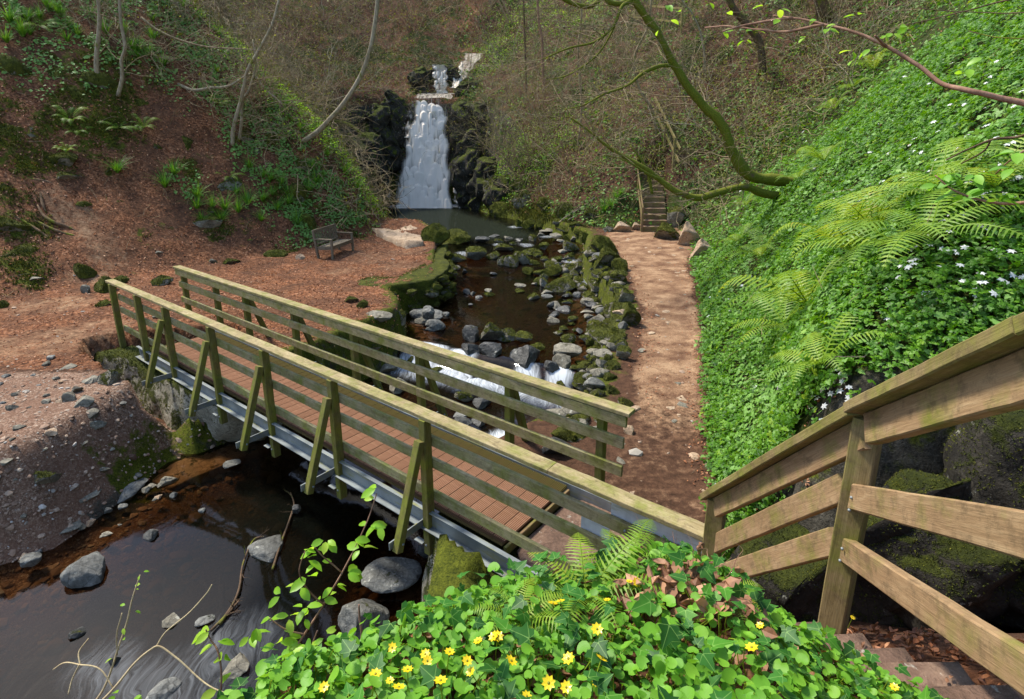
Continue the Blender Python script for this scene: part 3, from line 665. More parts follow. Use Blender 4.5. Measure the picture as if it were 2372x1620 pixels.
def small(name, mb, mat, parent, pos, rotm=None, smooth=True):
    o = mb.build(name, mat, smooth=smooth); o.parent = parent
    o.matrix_basis = Matrix.Translation(Vector(pos) - Vector(parent.location)) @ (rotm.to_4x4() if rotm else Matrix())
    return o

# ================================================================ footbridge
DS = np.array([.792, -.611, 0]); DT = np.array([.611, .792, 0])
def B(s, t, z): return Vector(DS * s + DT * t + [0, 0, z])
br = empty('footbridge', B(-7, 4.15, 0), 'long wooden footbridge with slatted railings on both sides crossing the stream', 'bridge')
RB = Matrix((Vector(DS), Vector(DT), Vector((0, 0, 1)))).transposed()
SA = [-12.42, -11.2, -10.02, -8.42, -6.9, -5.38, -3.82]
SBp = [-12.7, -11.26, -10.1, -8.47, -6.85, -5.39, -3.82, -2.55]
# deck planks with ridged tops
def plank_mesh():
    mb = MB(); w = .146; n = 7; prof = []
    for i in range(n):
        x0 = -w / 2 + i * w / n
        prof += [(x0 + .001, 0), (x0 + w / n * .50, 0), (x0 + w / n * .58, -.010), (x0 + w / n * .94, -.010)]
    prof += [(w / 2, -.03), (-w / 2, -.03)]
    ts = np.linspace(-.59, .59, 15); V = []; A = []
    for t in ts:
        f = (t + .59) / 1.18
        for x, z in prof: V.append((x, t, z)); A.append(max(.5 if z < -.005 else 0, sstep(.62, .86, np.float64(f)), .9 * sstep(.07, 0, np.float64(f))))
    k = len(prof); i = np.arange(len(ts) - 1)[:, None] * k; j = np.arange(k)[None]; j2 = (j + 1) % k
    F = np.stack([i + j, i + k + j, i + k + j2, i + j2], -1).reshape(-1, 4)
    mb.add(V, [F[:, ::-1], np.arange(k)[::-1][None], (np.arange(k) + (len(ts) - 1) * k)[None]], np.array(A))
    return mb
s0 = -11.15; first = None; npl = int(round((-2.87 - s0) / .156))
for i in range(npl):
    s = -2.87 - .077 - i * .156
    if first is None: first = o = plank_mesh().build('deck_plank', M['deck'], smooth=False); 
    else: o = first.copy(); col.objects.link(o)
    o.parent = br; o.matrix_basis = Matrix.Translation(B(s, 4.16, random.uniform(-.002, .002)) - br.location) @ RB.to_4x4() @ Matrix.Rotation(R(random.uniform(-.15, .15)), 4, 'Z')
board('end_riser', B(-2.85, 3.58, -.085), B(-2.85, 4.74, -.085), .035, .10, M['oldwood'], br)
# steel beams
for sgn, t in ((-1, 3.515), (1, 4.80)):
    mb = MB(); a, b = -11.6, -2.0
    L = b - a
    pr = [(0, -.015), (sgn * .05, -.015), (sgn * .05, -.022), (sgn * .008, -.022), (sgn * .008, -.207), (sgn * .09, -.207), (sgn * .09, -.215), (0, -.215)]
    V = [(x, y, z) for x in (-L / 2, L / 2) for y, z in pr]; F = [[i, (i + 1) % 8, 8 + (i + 1) % 8, 8 + i] for i in range(8)]
    mb.add(V, [np.array(F)])
    small('steel_beam', mb, M['steel'], br, B((a + b) / 2, t, 0), RB, False)
# mossy debris on the deck edge
def bolt(pos, axis, parent, r=.013):
    mb = MB(); an = np.arange(8) * math.pi / 4
    V = [(r * math.cos(a), r * math.sin(a), h) for h in (0, .008) for a in an] + [(0, 0, .011)]
    mb.add(V, [np.array([[i, (i + 1) % 8, 8 + (i + 1) % 8, 8 + i] for i in range(8)]), np.array([[8 + i, 8 + (i + 1) % 8, 16] for i in range(8)])])
    small('bolt', mb, M['steel'], parent, pos, Vector(axis).to_track_quat('Z', 'Y').to_matrix())
TA, TB = 3.50, 4.90
def side(S, tp, out, braced, zc0):
    for k, s in enumerate(S):
        zb = -.54 if (k > 1 or out > 0) else -.22
        if out > 0 and k < 2: zb = -.2
        board('post', B(s + .0, tp, zb), B(s, tp, 1.055), .10, .085, M['post'], br, up=DS)
        if braced(k):
            board('brace', B(s - .005, tp + out * .44, -.24), B(s - .005, tp + out * .075, .84), .08, .085, M['post'], br, up=DS)
            bolt(B(s + .04, tp + out * .40, -.16), DS, br); bolt(B(s - .05, tp + out * .18, .50), -DS, br)
            mb = MB(); mb.box((0, 0, 0), (.012, .56, .085))
            small('cross_member', mb, M['steel'], br, B(s - .055, tp + out * .22, -.17), RB, False)
            mb = MB(); mb.box((0, 0, -.2), (.12, .06, .008))
            small('bracket', mb, M['steel'], br, B(s - .09, tp + out * .06, -.2), RB, False)
            bolt(B(s, tp + out * .052, -.42), DT * out, br)
side(SA, TA, -1, lambda k: k > 1, 0)
side(SBp, TB, 1, lambda k: 1 < k < 7, 0)
# rails, near side
def rails(ts, a, b, zs, h, cuts, mat):
    for zc in zs:
        c = [a] + cuts + [b]
        for u, v in zip(c[:-1], c[1:]):
            board('rail', B(u + .003, ts, zc + random.uniform(-.004, .004)), B(v - .003, ts, zc + random.uniform(-.004, .004)), .042, h, mat, br, seg=12, wob=.002)
rails(3.572, -12.38, -.92, (.79, .53, .15), .115, [-9.2 + .78, -5.38], M['rail'])
rails(4.825, -12.75, -2.25, (.725, .39), .125, [-8.47, -5.39], M['rail'])
rails(4.805, -12.8, -2.22, (.99,), .12, [-8.47, -5.39], M['rail'])
for u, v in ((-12.64, -8.42), (-8.42, -5.38), (-5.38, -2.3), (-2.3, -.90)):
    board('cap_rail', B(u + .002, 3.545, 1.078), B(v - .002, 3.545, 1.078), .15, .045, M['raillt'], br, seg=16, wob=.002)
for u, v in ((-12.86, -8.47), (-8.47, -5.39), (-5.39, -2.19)):
    board('cap_rail', B(u + .002, 4.855, 1.078), B(v - .002, 4.855, 1.078), .15, .045, M['raillt'], br, seg=16, wob=.002)
for (a, b, z, h, mt) in ((-2.03, -1.76, .565, .26, 'sheet'), (-1.755, -.93, .83, .26, 'sheet')):
    mb = MB(); mb.box((0, 0, 0), (b - a, .004, h)); small('metal_plate', mb, M[mt], br, B((a + b) / 2, 3.60, z), RB, False)
board('plywood_panel', B(-1.755, 3.6, .5), B(-.93, 3.6, .5), .012, .32, M['newcap'], br)
bolt(B(-1.6, 3.55, .79), -DT, br); bolt(B(-1.35, 3.59, .47), -DT, br)

# ================================================================ stairs and handrail beside the camera
hr = empty('handrail', (1.39, 3.3, .2), 'new timber handrail climbing the near steps at the right of the photo', 'handrail')
a, b, c, d2 = [Vector(p) for p in ((1.37, 3.42, 1.37), (1.40, 2.06, 2.765), (1.15, 1.15, 3.44), (.97, .3, 4.05))]
board('newel_post', (1.42, 3.34, -.1), (1.42, 3.34, 1.42), .115, .115, M['newcap'], hr, up=(.55, .83, 0))
board('post', (1.455, 2.05, 1.1), (1.455, 2.05, 2.735), .10, .10, M['newcap'], hr, up=(.72, .69, 0))
board('post', (1.02, .22, 2.4), (1.02, .22, 4.0), .10, .10, M['newcap'], hr, up=(.8, .6, 0))
def vup(p, q): 
    x = (q - p).normalized(); y = Vector((0, 0, 1)).cross(x).normalized(); return x.cross(y)
for p, q in ((a, b), (b, c), (c, d2)):
    off = Vector((.03, 0, 0)); x = (q - p).normalized()
    board('cap_rail', p + off, q + off, .15, .045, M['newcap'], hr, up=vup(p, q), seg=10)
    dz = vup(p, q)
    board('rail', p + off - dz * .085 + x * (.06 if p is not a else .08), q + off - dz * .085 - x * .05, .042, .12, M['new'], hr, up=dz, seg=10)
for dzz, dz2 in ((-.42, .0), (-.70, -.12)):
    board('rail', a + Vector((.055, 0, dzz)), b + Vector((.055, .06, dzz + .02)), .042, .115, M['new'], hr, up=vup(a, b), seg=10)
for u_, v_, hh_ in (((1.44, 2.05, 2.365), (1.17, 1.1, 2.956), .105), ((1.44, 2.05, 2.11), (1.27, 1.1, 2.56), .105)):
    u_, v_ = Vector(u_), Vector(v_); board('rail', u_, v_ + (v_ - u_) * .45, .042, hh_, M['new'], hr, up=vup(u_, v_), seg=12)
for p_, q_ in ((a, b), (b, c)):
    for f_ in (.12, .86):
        for dd_ in (-.03, .03): bolt(p_.lerp(q_, f_) + Vector((.0, dd_, .024)), vup(p_, q_), hr, .006)
for z_ in (2.40, 2.34, 2.15, 2.09): bolt((1.40, 1.998, z_), (-.3, -1, 0), hr, .006)
st = empty('stone_steps', (1.05, 2, 1), 'worn reddish stone steps below the near handrail', 'steps')
ys = np.linspace(3.25, .0, 16)
for y in ys[1:]:
    z = float(stair_z(y + .1)); mb = MB()
    n = 12; V = []; 
    X, Yy = np.meshgrid(np.linspace(-.46, .46, n), np.linspace(-.16, .16, 5), indexing='ij')
    for k, hgt in enumerate((0, -.2)):
        V.append(np.stack([X + .02 * fbm(np.stack([X, Yy, X * 0 + y], -1), 4), Yy + .02 * fbm(np.stack([X, Yy, X * 0 + y], -1), 3, 3, 5), hgt + .012 * fbm(np.stack([X, Yy, X * 0 + y], -1), 7, 3, 2)], -1).reshape(-1, 3))
    idx = np.arange(n * 5).reshape(n, 5); F = np.stack([idx[:-1, :-1], idx[1:, :-1], idx[1:, 1:], idx[:-1, 1:]], -1).reshape(-1, 4)
    rim = np.concatenate([idx[:, 0], idx[-1, 1:], idx[:-1, -1][::-1], idx[0, 1:-1][::-1]]); r2 = np.roll(rim, -1)
    mb.add(np.concatenate(V), [F, np.stack([rim + n * 5, r2 + n * 5, r2, rim], -1)])
    small('step', mb, M['step'], st, (1.02, y, z), None, True)

# landings at the bridge end
def slab(name, c, sx, sy, h, mat, label, cat, rz=0, seed=1, group=None, irr=.06, kind=None, parent=None):
    n = 26; an = np.linspace(0, 2 * math.pi, n, endpoint=False); r = random.Random(seed)
    V = []; sq = lambda a: 1 / max(abs(math.cos(a)) ** 6 + abs(math.sin(a)) ** 6, 1e-6) ** (1 / 6)
    rr = [sq(a) * (1 + r.uniform(-irr, irr)) for a in an]
    for k, (f, z) in enumerate(((1.02, -h), (1.02, -.02), (.97, 0), (.6, .004), (.25, .006))):
        for a, q in zip(an, rr): V.append((sx * f * q * math.cos(a), sy * f * q * math.sin(a), z + (r.uniform(-.006, .006) if k > 1 else 0)))
    V.append((0, 0, .006)); F = []
    for k in range(4):
        for i in range(n): F.append((k * n + i, k * n + (i + 1) % n, (k + 1) * n + (i + 1) % n, (k + 1) * n + i))
    mb = MB(); mb.add(V, [np.array(F), np.array([[4 * n + i, 4 * n + (i + 1) % n, 5 * n] for i in range(n)])])
    o = mb.build(name, mat, smooth=False); o.location = c; o.rotation_euler = (0, 0, rz)
    return tag(o, label, cat, group, kind)
BR = math.atan2(DS[1], DS[0])
slab('landing_step', B(-2.42, 4.22, -.13), .40, .58, .3, M['step'], 'sandy step just below the right end of the bridge deck', 'step', BR, 2, irr=.02)
slab('landing_step', B(-1.45, 4.15, -.24), .42, .55, .25, M['step'], 'second sandy step beyond the bridge end, nearer the handrail', 'step', BR, 3, irr=.03)
slab('landing_slab', (1.55, 3.95, -.02), .62, .36, .3, M['step'], 'pale pink stone landing where the right path meets the steps', 'landing', -.25, 4, irr=.03)
for k, (s, lab) in enumerate(((-2.02, 'dark timber edging of the upper step at the bridge end'), (-1.02, 'dark timber edging of the lower step at the bridge end'))):
    o = board('timber_edging', B(s, 3.42, -.2 - .08 * k), B(s, 4.8, -.2 - .08 * k), .05, .15, M['oldwood'], None); tag(o, lab, 'edging')

# ================================================================ bench
bp = P(735, 578, 0); 
fl = P(755.5, 589, .0); fr = P(797.5, 572, .0); bl = P(722, 583.5, .0)
ax = Vector((fr - fl)); ax.z = 0; Lb = ax.length; ax.normalize(); dp = Vector((-ax.y, ax.x, 0)); dpn = dp if dp.dot(Vector(bl - fl)) > 0 else -dp
bz = float(gz(fl[0], fl[1])) - .01
be = empty('park_bench', (fl[0], fl[1], bz), 'weathered wooden garden bench on the left terrace below the leafy bank', 'bench')
def BP(a, b, z): return Vector((fl[0], fl[1], bz)) + ax * a + dpn * b + Vector((0, 0, z))
Lb = max(Lb, 1.3); D = .5
for a in (0, Lb):
    board('leg', BP(a, 0, 0), BP(a, 0, .62), .065, .065, M['bench'], be, up=ax)
    board('leg', BP(a, D, 0), BP(a, D + .12, .92), .065, .07, M['bench'], be, up=ax)
    board('armrest', BP(a, -.03, .64), BP(a, D + .06, .64), .075, .035, M['bench'], be)
    board('side_rail', BP(a, 0, .36), BP(a, D, .34), .03, .09, M['bench'], be)
for k in range(5): board('seat_slat', BP(0, .02 + k * .1, .42 - .006 * k), BP(Lb, .02 + k * .1, .42 - .006 * k), .085, .025, M['bench'], be)
board('front_rail', BP(0, 0, .36), BP(Lb, 0, .36), .03, .09, M['bench'], be)
board('back_rail', BP(0, D + .12, .87), BP(Lb, D + .12, .87), .035, .11, M['bench'], be); board('back_rail', BP(0, D + .03, .46), BP(Lb, D + .03, .46), .03, .05, M['bench'], be)
for k in range(13):
    f = (k + .8) / 13.6 * Lb; board('back_slat', BP(f, D + .035, .47), BP(f, D + .11, .83), .045, .015, M['bench'], be, up=dpn)

# ================================================================ far stairs on the right
fs = empty('timber_stairs', (5.9, 22.3, .1), 'flight of earth steps with dark timber risers at the far end of the right path', 'stairs')
for k in range(11):
    y = 22.25 + .33 * k; z = .05 + .2 * k; x = 5.75 + .05 * k
    board('riser', (x - .5, y, z + .08), (x + .5, y, z + .08), .05, .2, M['oldwood'], fs)
    mb = MB(); mb.box((0, 0, 0), (1.0, .33, .3)); small('tread', mb, M['step'], fs, (x, y + .17, z + .03), None, False)
fh = empty('stair_handrail', (5.2, 22.2, .1), 'brown timber handrail left of the far flight of steps', 'handrail')
pp = [(5.2, 22.2), (5.35, 23.9), (5.5, 25.6)]
for x, y in pp: z = (y - 22.2) * .6; board('post', (x, y, z - .2), (x, y, z + 1.0), .09, .09, M['oldwood'], fh, up=(1, 0, 0))
for h in (.98, .5): board('rail', (5.2, 22.2, h), (5.5, 25.6, h + 2.04), .05, .09, M['oldwood'], fh)
# upper flight on the wooded slope
h0 = hit(1560, 372)
us = empty('upper_stairs', h0, 'shaded upper flight of timber steps high in the right wood', 'stairs')
g0 = (h0[2])
for k in range(9):
    x, y, z = h0[0] - .03 * k, h0[1] + .35 * k, h0[2] + .32 * k - .05
    board('riser', (x - .55, y, z + .22), (x + .55, y, z + .22), .05, .2, M['oldwood'], us); mb = MB(); mb.box((0, 0, 0), (1.1, .36, .5)); small('tread', mb, M['step'], us, (x, y + .18, z + .04), None, False)
uh = empty('upper_handrail', h0 + np.array([-.7, 0, 0]), 'pale crossing timber rails beside the shaded upper steps', 'handrail')
q0 = h0 + np.array([-.75, -.5, -.1])
for k in range(3): board('post', q0 + [-.1 * k, 1.3 * k, .8 * k - .2], q0 + [-.1 * k, 1.3 * k, .8 * k + 1.2], .1, .1, M['newcap'], uh, up=(1, 0, 0))
for h in (1.15, .6): board('rail', q0 + [.1, -.5, h - .4], q0 + [-.25, 3.0, h + 1.85], .05, .12, M['newcap'], uh)
# railings on the skyline
def railing(name, pA, pB, n, hgt, lab, mat='oldwood'):
    pA, pB = Vector(pA), Vector(pB); o = empty(name, pA, lab, 'fence')
    for k in range(n):
        p = pA.lerp(pB, k / (n - 1)); board('post', p - Vector((0, 0, .3)), p + Vector((0, 0, hgt)), .09, .09, M[mat], o, up=(1, 0, 0))
    for f in (1, .45): board('rail', pA + Vector((0, -.06, hgt * f)), pB + Vector((0, -.06, hgt * f)), .04, .1, M[mat], o)
e1 = hit(1178, 62); railing('platform_railing', e1, (e1[0] + 3.6, e1[1] + .2, e1[2] + .1), 4, 1.2, 'small brown timber railing on the ledge above and right of the waterfall', 'newcap')
e2 = hit(1440, 62); e3 = hit(1545, 78); railing('hillside_fence', e2, (e3[0], e3[1], e3[2]), 4, 1.2, 'timber fence high on the slope behind the mossy tree', 'newcap')
# pale timbers propped at the top left of the ledge railing
e4 = e1 + np.array([-.5, .2, .3]); pt = empty('propped_timbers', e4, 'pale timber props leaning at the very top beside the ledge railing', 'timber')
board('prop', e4, e4 + [-.9, .3, 2.0], .1, .1, M['new'], pt); board('prop', e4 + [-.25, 0, 0], e4 + [-1.0, .2, 1.6], .1, .1, M['new'], pt)

# ================================================================ rocks and masonry
ZS = np.where(DW < .25, np.maximum(ZG, WL), ZG)
def surf(x, y):
    global ZG
    k = ZG; ZG = ZS; r = gz(x, y); ZG = k; return r
def hits(x, y, tmin=.8):
    global ZG
    k = ZG; ZG = ZS; r = hit(x, y, tmin=tmin); ZG = k; return r
def ico(sub):
    import bmesh
    bm = bmesh.new(); bmesh.ops.create_icosphere(bm, subdivisions=sub, radius=1)
    V = np.array([v.co[:] for v in bm.verts]); F = np.array([[v.index for v in f.verts] for f in bm.faces]); bm.free(); return V, F
IV, IF = ico(5); IV3, IF3 = ico(3)
def rock_shape(seed, ang=.5, V=IV):
    r = np.random.default_rng(seed); V = V.copy()
    V = V * (1 + .22 * fbm(V + seed * 3.1, .9, 2, seed)[:, None])
    for _ in range(13):                     # planar cuts give facets
        n = r.normal(size=3); n /= np.linalg.norm(n); d = r.uniform(.42, .8)
        k = V @ n; V = V - np.where(k > d, (k - d) * (.45 + ang), 0)[:, None] * n
    V = V * (1 + .09 * fbm(V + seed * 3.1, 2.6, 4, seed + 3)[:, None])
    V = V + .045 * np.stack([fbm(V + seed, 3.2, 3, seed + k) for k in (1, 2, 3)], -1)
    V = V / np.abs(V).max(0)
    return V
_rm = {}
def rock_mesh(kind, var):
    if (kind, var) not in _rm:
        mb = MB(); mb.add(rock_shape(var * 13 + 5, .5 if kind != 'g' else .2), IF)
        mat = M[dict(m='rock', M='rockmoss', b='rockbare', g='rockgrey', t='rocktan', w='rockwet', d='rockdark')[kind]]
        o = mb.build('rock', mat, smooth=True); me = o.data; bpy.data.objects.remove(o); _rm[kind, var] = me
    return _rm[kind, var]
KW = dict(m='part-mossed grey', M='thickly mossed green', b='bare pale', g='grey', t='sandy brown', w='wet dark', d='dark')
def rock_at(p, sx, sy, sz, kind, var, rz, label, group=None, tilt=0, cat='rock', name='rock'):
    o = bpy.data.objects.new(name, rock_mesh(kind, var)); col.objects.link(o)
    o.location = p; o.scale = (sx, sy, sz); o.rotation_euler = (tilt, tilt * .6, rz)
    return tag(o, label, cat, group)
rk_ = random.Random(11)
RKC = []
def rock_px(x, y, wpx, hpx, kind, label, group=None, sink=.25, rz=None, name='rock', flat=None):
    """x,y: middle of the foot of the rock in the photo, wpx,hpx its size there"""
    b = hits(x, y); _, _, f = proj(b)
    s = 1.02065 * f / FPX; sx = wpx * s / 2; el = math.asin((CH - b[2]) / np.linalg.norm(b - [0, 0, CH]))
    sy = sx * rk_.uniform(.65, .9); 
    sz = max(.22 * sx, (hpx * s - 1.3 * sy * math.sin(el)) / (2 * math.cos(el)) / (1 - sink * .6))
    sz = min(sz, sx * 1.4)
    dv = b[:2] / np.linalg.norm(b[:2]); c = b[:2] + dv * sy * .8
    zz = min(b[2], float(surf(*b[:2])))
    rz = math.atan2(dv[1], dv[0]) - math.pi / 2 + rk_.uniform(-.25, .25) if rz is None else rz
    RKC.append((c[0], c[1], max(sx, sy)))
    return rock_at((c[0], c[1], zz + sz * (1 - 2 * sink)), sx, sy, sz, kind, rk_.randrange(8), rz, label, group, rk_.uniform(-.12, .12), name=name)
def crop(x0, y0, sc):
    return lambda x, y: ((x0 + x / sc) / 1.02065, (y0 + y / sc) / 1.02065)
C5 = crop(980, 500, 4.469); C7 = crop(0, 850, 1.634); C8 = crop(0, 1100, 2.324); C4 = crop(0, 560, 2.48); C6 = crop(700, 560, 2.48)
def rocks(C, sc, L):
    for t in L:
        x, y, w_, h_, k = t[:5]; w_, h_ = (w_ * 1.14, h_ * 1.28) if sc == 4.469 else (w_, h_); lab = t[5] if len(t) > 5 else None; grp = t[6] if len(t) > 6 else None
        X, Y = C(x, y); f = 1 / sc / 1.02065
        rock_px(X, Y, w_ * f, h_ * f, k, lab, grp)
G1 = ('small wet stone among the riffles between pool and footbridge', 'small stones in the riffles')
G2 = ('mossy stone in the tumbled edge between stream and right path', 'mossy stones edging the right path')
G3 = ('dark wet stone beside the terrace wall foot', 'stones at the terrace foot')
G4 = ('grey rock on the left shore just upstream of the bridge', 'rocks on the left shore by the bridge')
G5 = ('bare stone scattered on the gravel beach left of the bridge', 'stones on the gravel beach')
G6 = ('mossy rock on the far right shore of the waterfall pool', 'mossy rocks by the waterfall pool')
rocks(C5, 4.469, [
 (130,285,270,215,'M','left one of the pair of big mossy boulders at the pool outlet'), (330,292,320,165,'M','right one of the pair of big mossy boulders at the pool outlet'),
 (310,485,250,100,'m','long low mossy rock left of the small white spill'), (530,472,225,140,'m','sloping mossy rock right above the small white spill'),
 (820,372,220,90,'m','broad low mossy rock in mid stream above the split boulder'), (1245,362,110,80,'M','small mossy rock upstream in the middle of the channel'),
 (1130,412,190,80,'m','long flat mossy rock right of the split boulder'), (735,450,155,85,'m','pointed mossy rock at the top of the spill'),
 (830,512,115,100,'m','left part of the split boulder in mid stream'), (930,532,165,112,'m','front part of the split boulder in mid stream'), (1010,502,195,130,'m','right rear part of the split boulder in mid stream'),
 (1095,612,130,72,'M','lone green mossy dome alone in mid stream'), (1405,487,65,52,'M','tiny round mossy stone right of mid stream'), (1520,362,185,102,'m','flat topped mossy rock near the right bank upstream'),
 (1365,625,205,135,'M','steep mossy rock behind the largest mid stream boulder'), (1250,672,110,82,'m','small mossy block left behind the largest boulder'), (1612,602,205,122,'m','angular mossy rock with a lit right face'),
 (1560,652,100,92,'m','small upright mossy rock under the angular rock'), (1445,795,335,172,'m','largest mossy boulder in the middle of the stream'), (1240,732,80,80,'b','small bare stone left of the largest boulder'),
 (1000,737,130,35,'b','flat bare stone barely above the water in mid pool'), (1810,818,185,72,'b','smooth pale tan stone by the right edge rocks'), (1600,848,92,56,'g','small grey stone below the largest boulder'),
 (1705,918,108,62,'b','speckled stone in the right shallows'), (1785,882,60,35,*('b',)+G1), (1785,942,70,40,*('b',)+G1), (1285,847,112,36,*('g',)+G1), (1690,1022,155,52,'b','flat stone touching the pale boulder in the right shallows'),
 (1800,1132,195,115,'b','rounded pale boulder in the right shallows above the cascade'), (1820,757,262,98,'m','long mossy rock above the smooth tan stone'), (1850,642,202,88,'m','low mossy rock between stream and path edge'),
 (1680,282,155,112,*('M',)+G2), (1850,405,290,205,'M','very large mossy boulder at the far end of the path edge'), (1890,545,270,225,'M','tall steep mossy boulder below the path terrace'),
 (2050,582,185,132,*('M',)+G2), (2010,702,195,132,*('M',)+G2), (1990,812,155,102,*('m',)+G2), (2090,902,175,152,*('m',)+G2), (1980,1062,225,195,'m','pointed grey and green rock rising from the shallows at the path edge'),
 (2130,1150,220,262,'M','high mossy hummock at the path edge beside the pool'), (2075,1182,105,92,*('g',)+G2), (1930,1335,435,155,'m','long slanting rock half mossed at the right end of the pool'),
 (510,1302,185,155,'w','dark purple grey rock beside the left spill of the cascade'), (700,1312,265,215,'m','tallest mossy rock on the lip of the cascade'), (870,1302,200,150,'m','grey shoulder of the mossy lip rock'), (1030,1325,185,115,'m','low pale rock at the right end of the lip rocks'),
 (500,1435,235,125,'w','left dark ledge block under the cascade lip'), (720,1455,265,130,'w','right dark ledge block under the cascade lip'), (1090,1565,335,245,'w','big wet brown rock between the two right spills'), (1180,1400,150,90,'M','moss cushion rock on top of the wet brown rock'),
 (1465,1505,315,165,'b','pale rounded boulder on the lip at the right'), (1450,1600,215,150,'b','white faced boulder just below the pale rounded one'), (1330,1640,200,150,'w','dark wet rock right of the last spill'),
 (1750,1492,165,72,*('b',)+G2), (1860,1462,185,92,*('b',)+G2), (1950,1402,135,92,*('b',)+G2), (2050,1402,155,132,*('m',)+G2), (1680,1562,205,62,*('m',)+G2), (2060,1502,165,142,*('m',)+G2), (1560,1620,160,80,*('m',)+G2), (1850,1570,150,90,*('b',)+G2), (1960,1600,150,110,*('m',)+G2),
 (50,1105,135,155,*('g',)+G4), (110,1062,175,82,*('g',)+G4), (120,1192,205,122,*('g',)+G4), (240,1042,82,42,*('g',)+G4),
 (250,692,135,115,'m','mossy block at the corner of the terrace wall'), (350,562,75,52,*('b',)+G3), (290,582,85,52,*('w',)+G3), (430,602,62,52,*('w',)+G3), (460,812,82,52,*('w',)+G3), (580,862,72,42,*('w',)+G3), (680,837,115,48,'M','bright green topped flat stone near the left shallows'), (520,822,62,42,*('w',)+G3),
 (680,792,82,36,*('b',)+G1), (725,617,82,36,*('w',)+G1), (490,942,52,32,*('w',)+G3), (880,242,102,32,*('b',)+G1), (1140,262,92,62,*('m',)+G1), (1215,217,82,46,*('b',)+G1), (1370,217,112,42,*('b',)+G1), (1490,257,72,52,*('M',)+G1), (1560,262,82,52,*('b',)+G1), (1420,277,92,36,*('b',)+G1),
 (740,222,122,32,*('w',)+G1), (780,282,102,42,*('m',)+G1), (600,282,162,62,*('w',)+G1), (930,302,82,32,*('m',)+G1), (1000,262,92,26,*('w',)+G1),
 (990,122,92,82,*('M',)+G6), (1100,132,152,112,*('M',)+G6), (1230,122,122,92,*('M',)+G6), (1400,112,152,72,*('m',)+G6), (1560,132,132,62,*('M',)+G6), (1610,222,122,82,*('M',)+G6), (1500,162,202,52,*('m',)+G6), (1330,172,162,42,*('b',)+G6), (1250,182,122,32,*('b',)+G6),
 (2050,172,205,112,'t','square sandy block at the far edge of the right terrace'), (1925,172,115,92,'m','mossy stone left of the square sandy block'), (2200,152,112,82,'t','sandy stone right of the square block below the stairs')])
rocks(C7, 1.634, [
 (165,472,118,108,'m','squarish boulder with a bright moss patch on the gravel beach'), (325,157,82,62,'b','topmost of three stacked stones by the left abutment'), (345,197,92,52,'b','middle of three stacked stones by the left abutment'), (360,234,82,46,'b','lowest of three stacked stones by the left abutment'),
 (290,100,48,36,*('b',)+G5), (270,132,52,46,*('b',)+G5), (355,62,72,36,*('b',)+G5), (300,302,78,32,*('b',)+G5), (158,322,46,24,*('b',)+G5), (390,402,52,32,*('b',)+G5), (60,447,28,42,*('b',)+G5), (180,140,36,22,*('b',)+G5), (45,165,44,30,*('b',)+G5),
 (235,642,128,56,'b','long pale flat stone on the lower gravel'), (345,602,52,32,*('t',)+G5), (120,762,78,62,'g','grey block at the left waterline'), (320,507,118,24,*('b',)+G5), (480,502,205,78,'g','cracked dark grey slab at the waterline'), (632,457,78,58,'b','rounded pale boulder at the end of the concrete ledge'),
 (662,497,32,30,*('g',)+G5), (410,557,32,32,*('g',)+G5), (465,542,38,26,*('g',)+G5), (875,387,72,36,'g','blue grey stone below the concrete ledge'), (580,657,58,54,'g','small blue grey stone standing in the brown water'), (768,553,30,20,*('g',)+G5),
 (345,826,165,120,'g','smooth pale curved boulder with a wet rim at lower left'), (1020,732,150,85,'g','tilted angular grey rock in the middle of the lower pool'), (1122,562,38,44,'w','small black rock in the lower pool beside drifted twigs')])
rocks(C8, 2.324, [
 (2100,632,365,175,'g','long rough grey boulder beside the right abutment'), (1960,892,300,240,'g','pale grey boulder in front of the right abutment'), (890,1207,172,105,'g','green grey slab in the white water at the bottom'), (1100,817,115,52,'g','thin dark slab in the lower rapids'),
 (925,822,135,75,'b','speckled brown stone just upstream of the lower rapids'), (620,1022,64,54,'w','small black stone in the lower rapids'), (420,882,104,62,'w','low black stone at the left of the lower rapids'), (2285,455,95,95,'w','dark wet stone by the steel beam end'), (1290,1090,170,110,'b','pale lichened rock at the lower rapids')])
rocks(C4, 2.48, [
 (490,212,122,112,'M','tall mossy stone left of the bridge entrance'), (620,292,132,132,'M','bright mossy stone just behind the bridge end post'), (700,242,82,64,'M','small mossy stone behind the bright one'), (500,297,58,58,'b','small round stone below the tall mossy stone'), (600,372,95,48,'M','flat mossy stone left of the end post'),
 (935,252,114,78,'m','rounded half mossy stone behind the first far railing post'), (205,232,92,42,'b','flat stone on the left verge'), (22,382,54,62,'M','mossy stone at the left picture edge'),
 (650,822,135,122,'m','mossy stone at the top of the left abutment'), (672,722,74,54,'b','rounded pale stone on the left abutment top'), (742,772,94,64,'b','brown stone on the abutment beside the first brace'), (765,850,124,94,'m','large stone in the face of the left abutment'),
 (540,812,94,54,*('b',)+G5), (405,732,98,32,*('b',)+G5), (905,442,70,28,'b','flat stone in the dirt behind the left railing')])
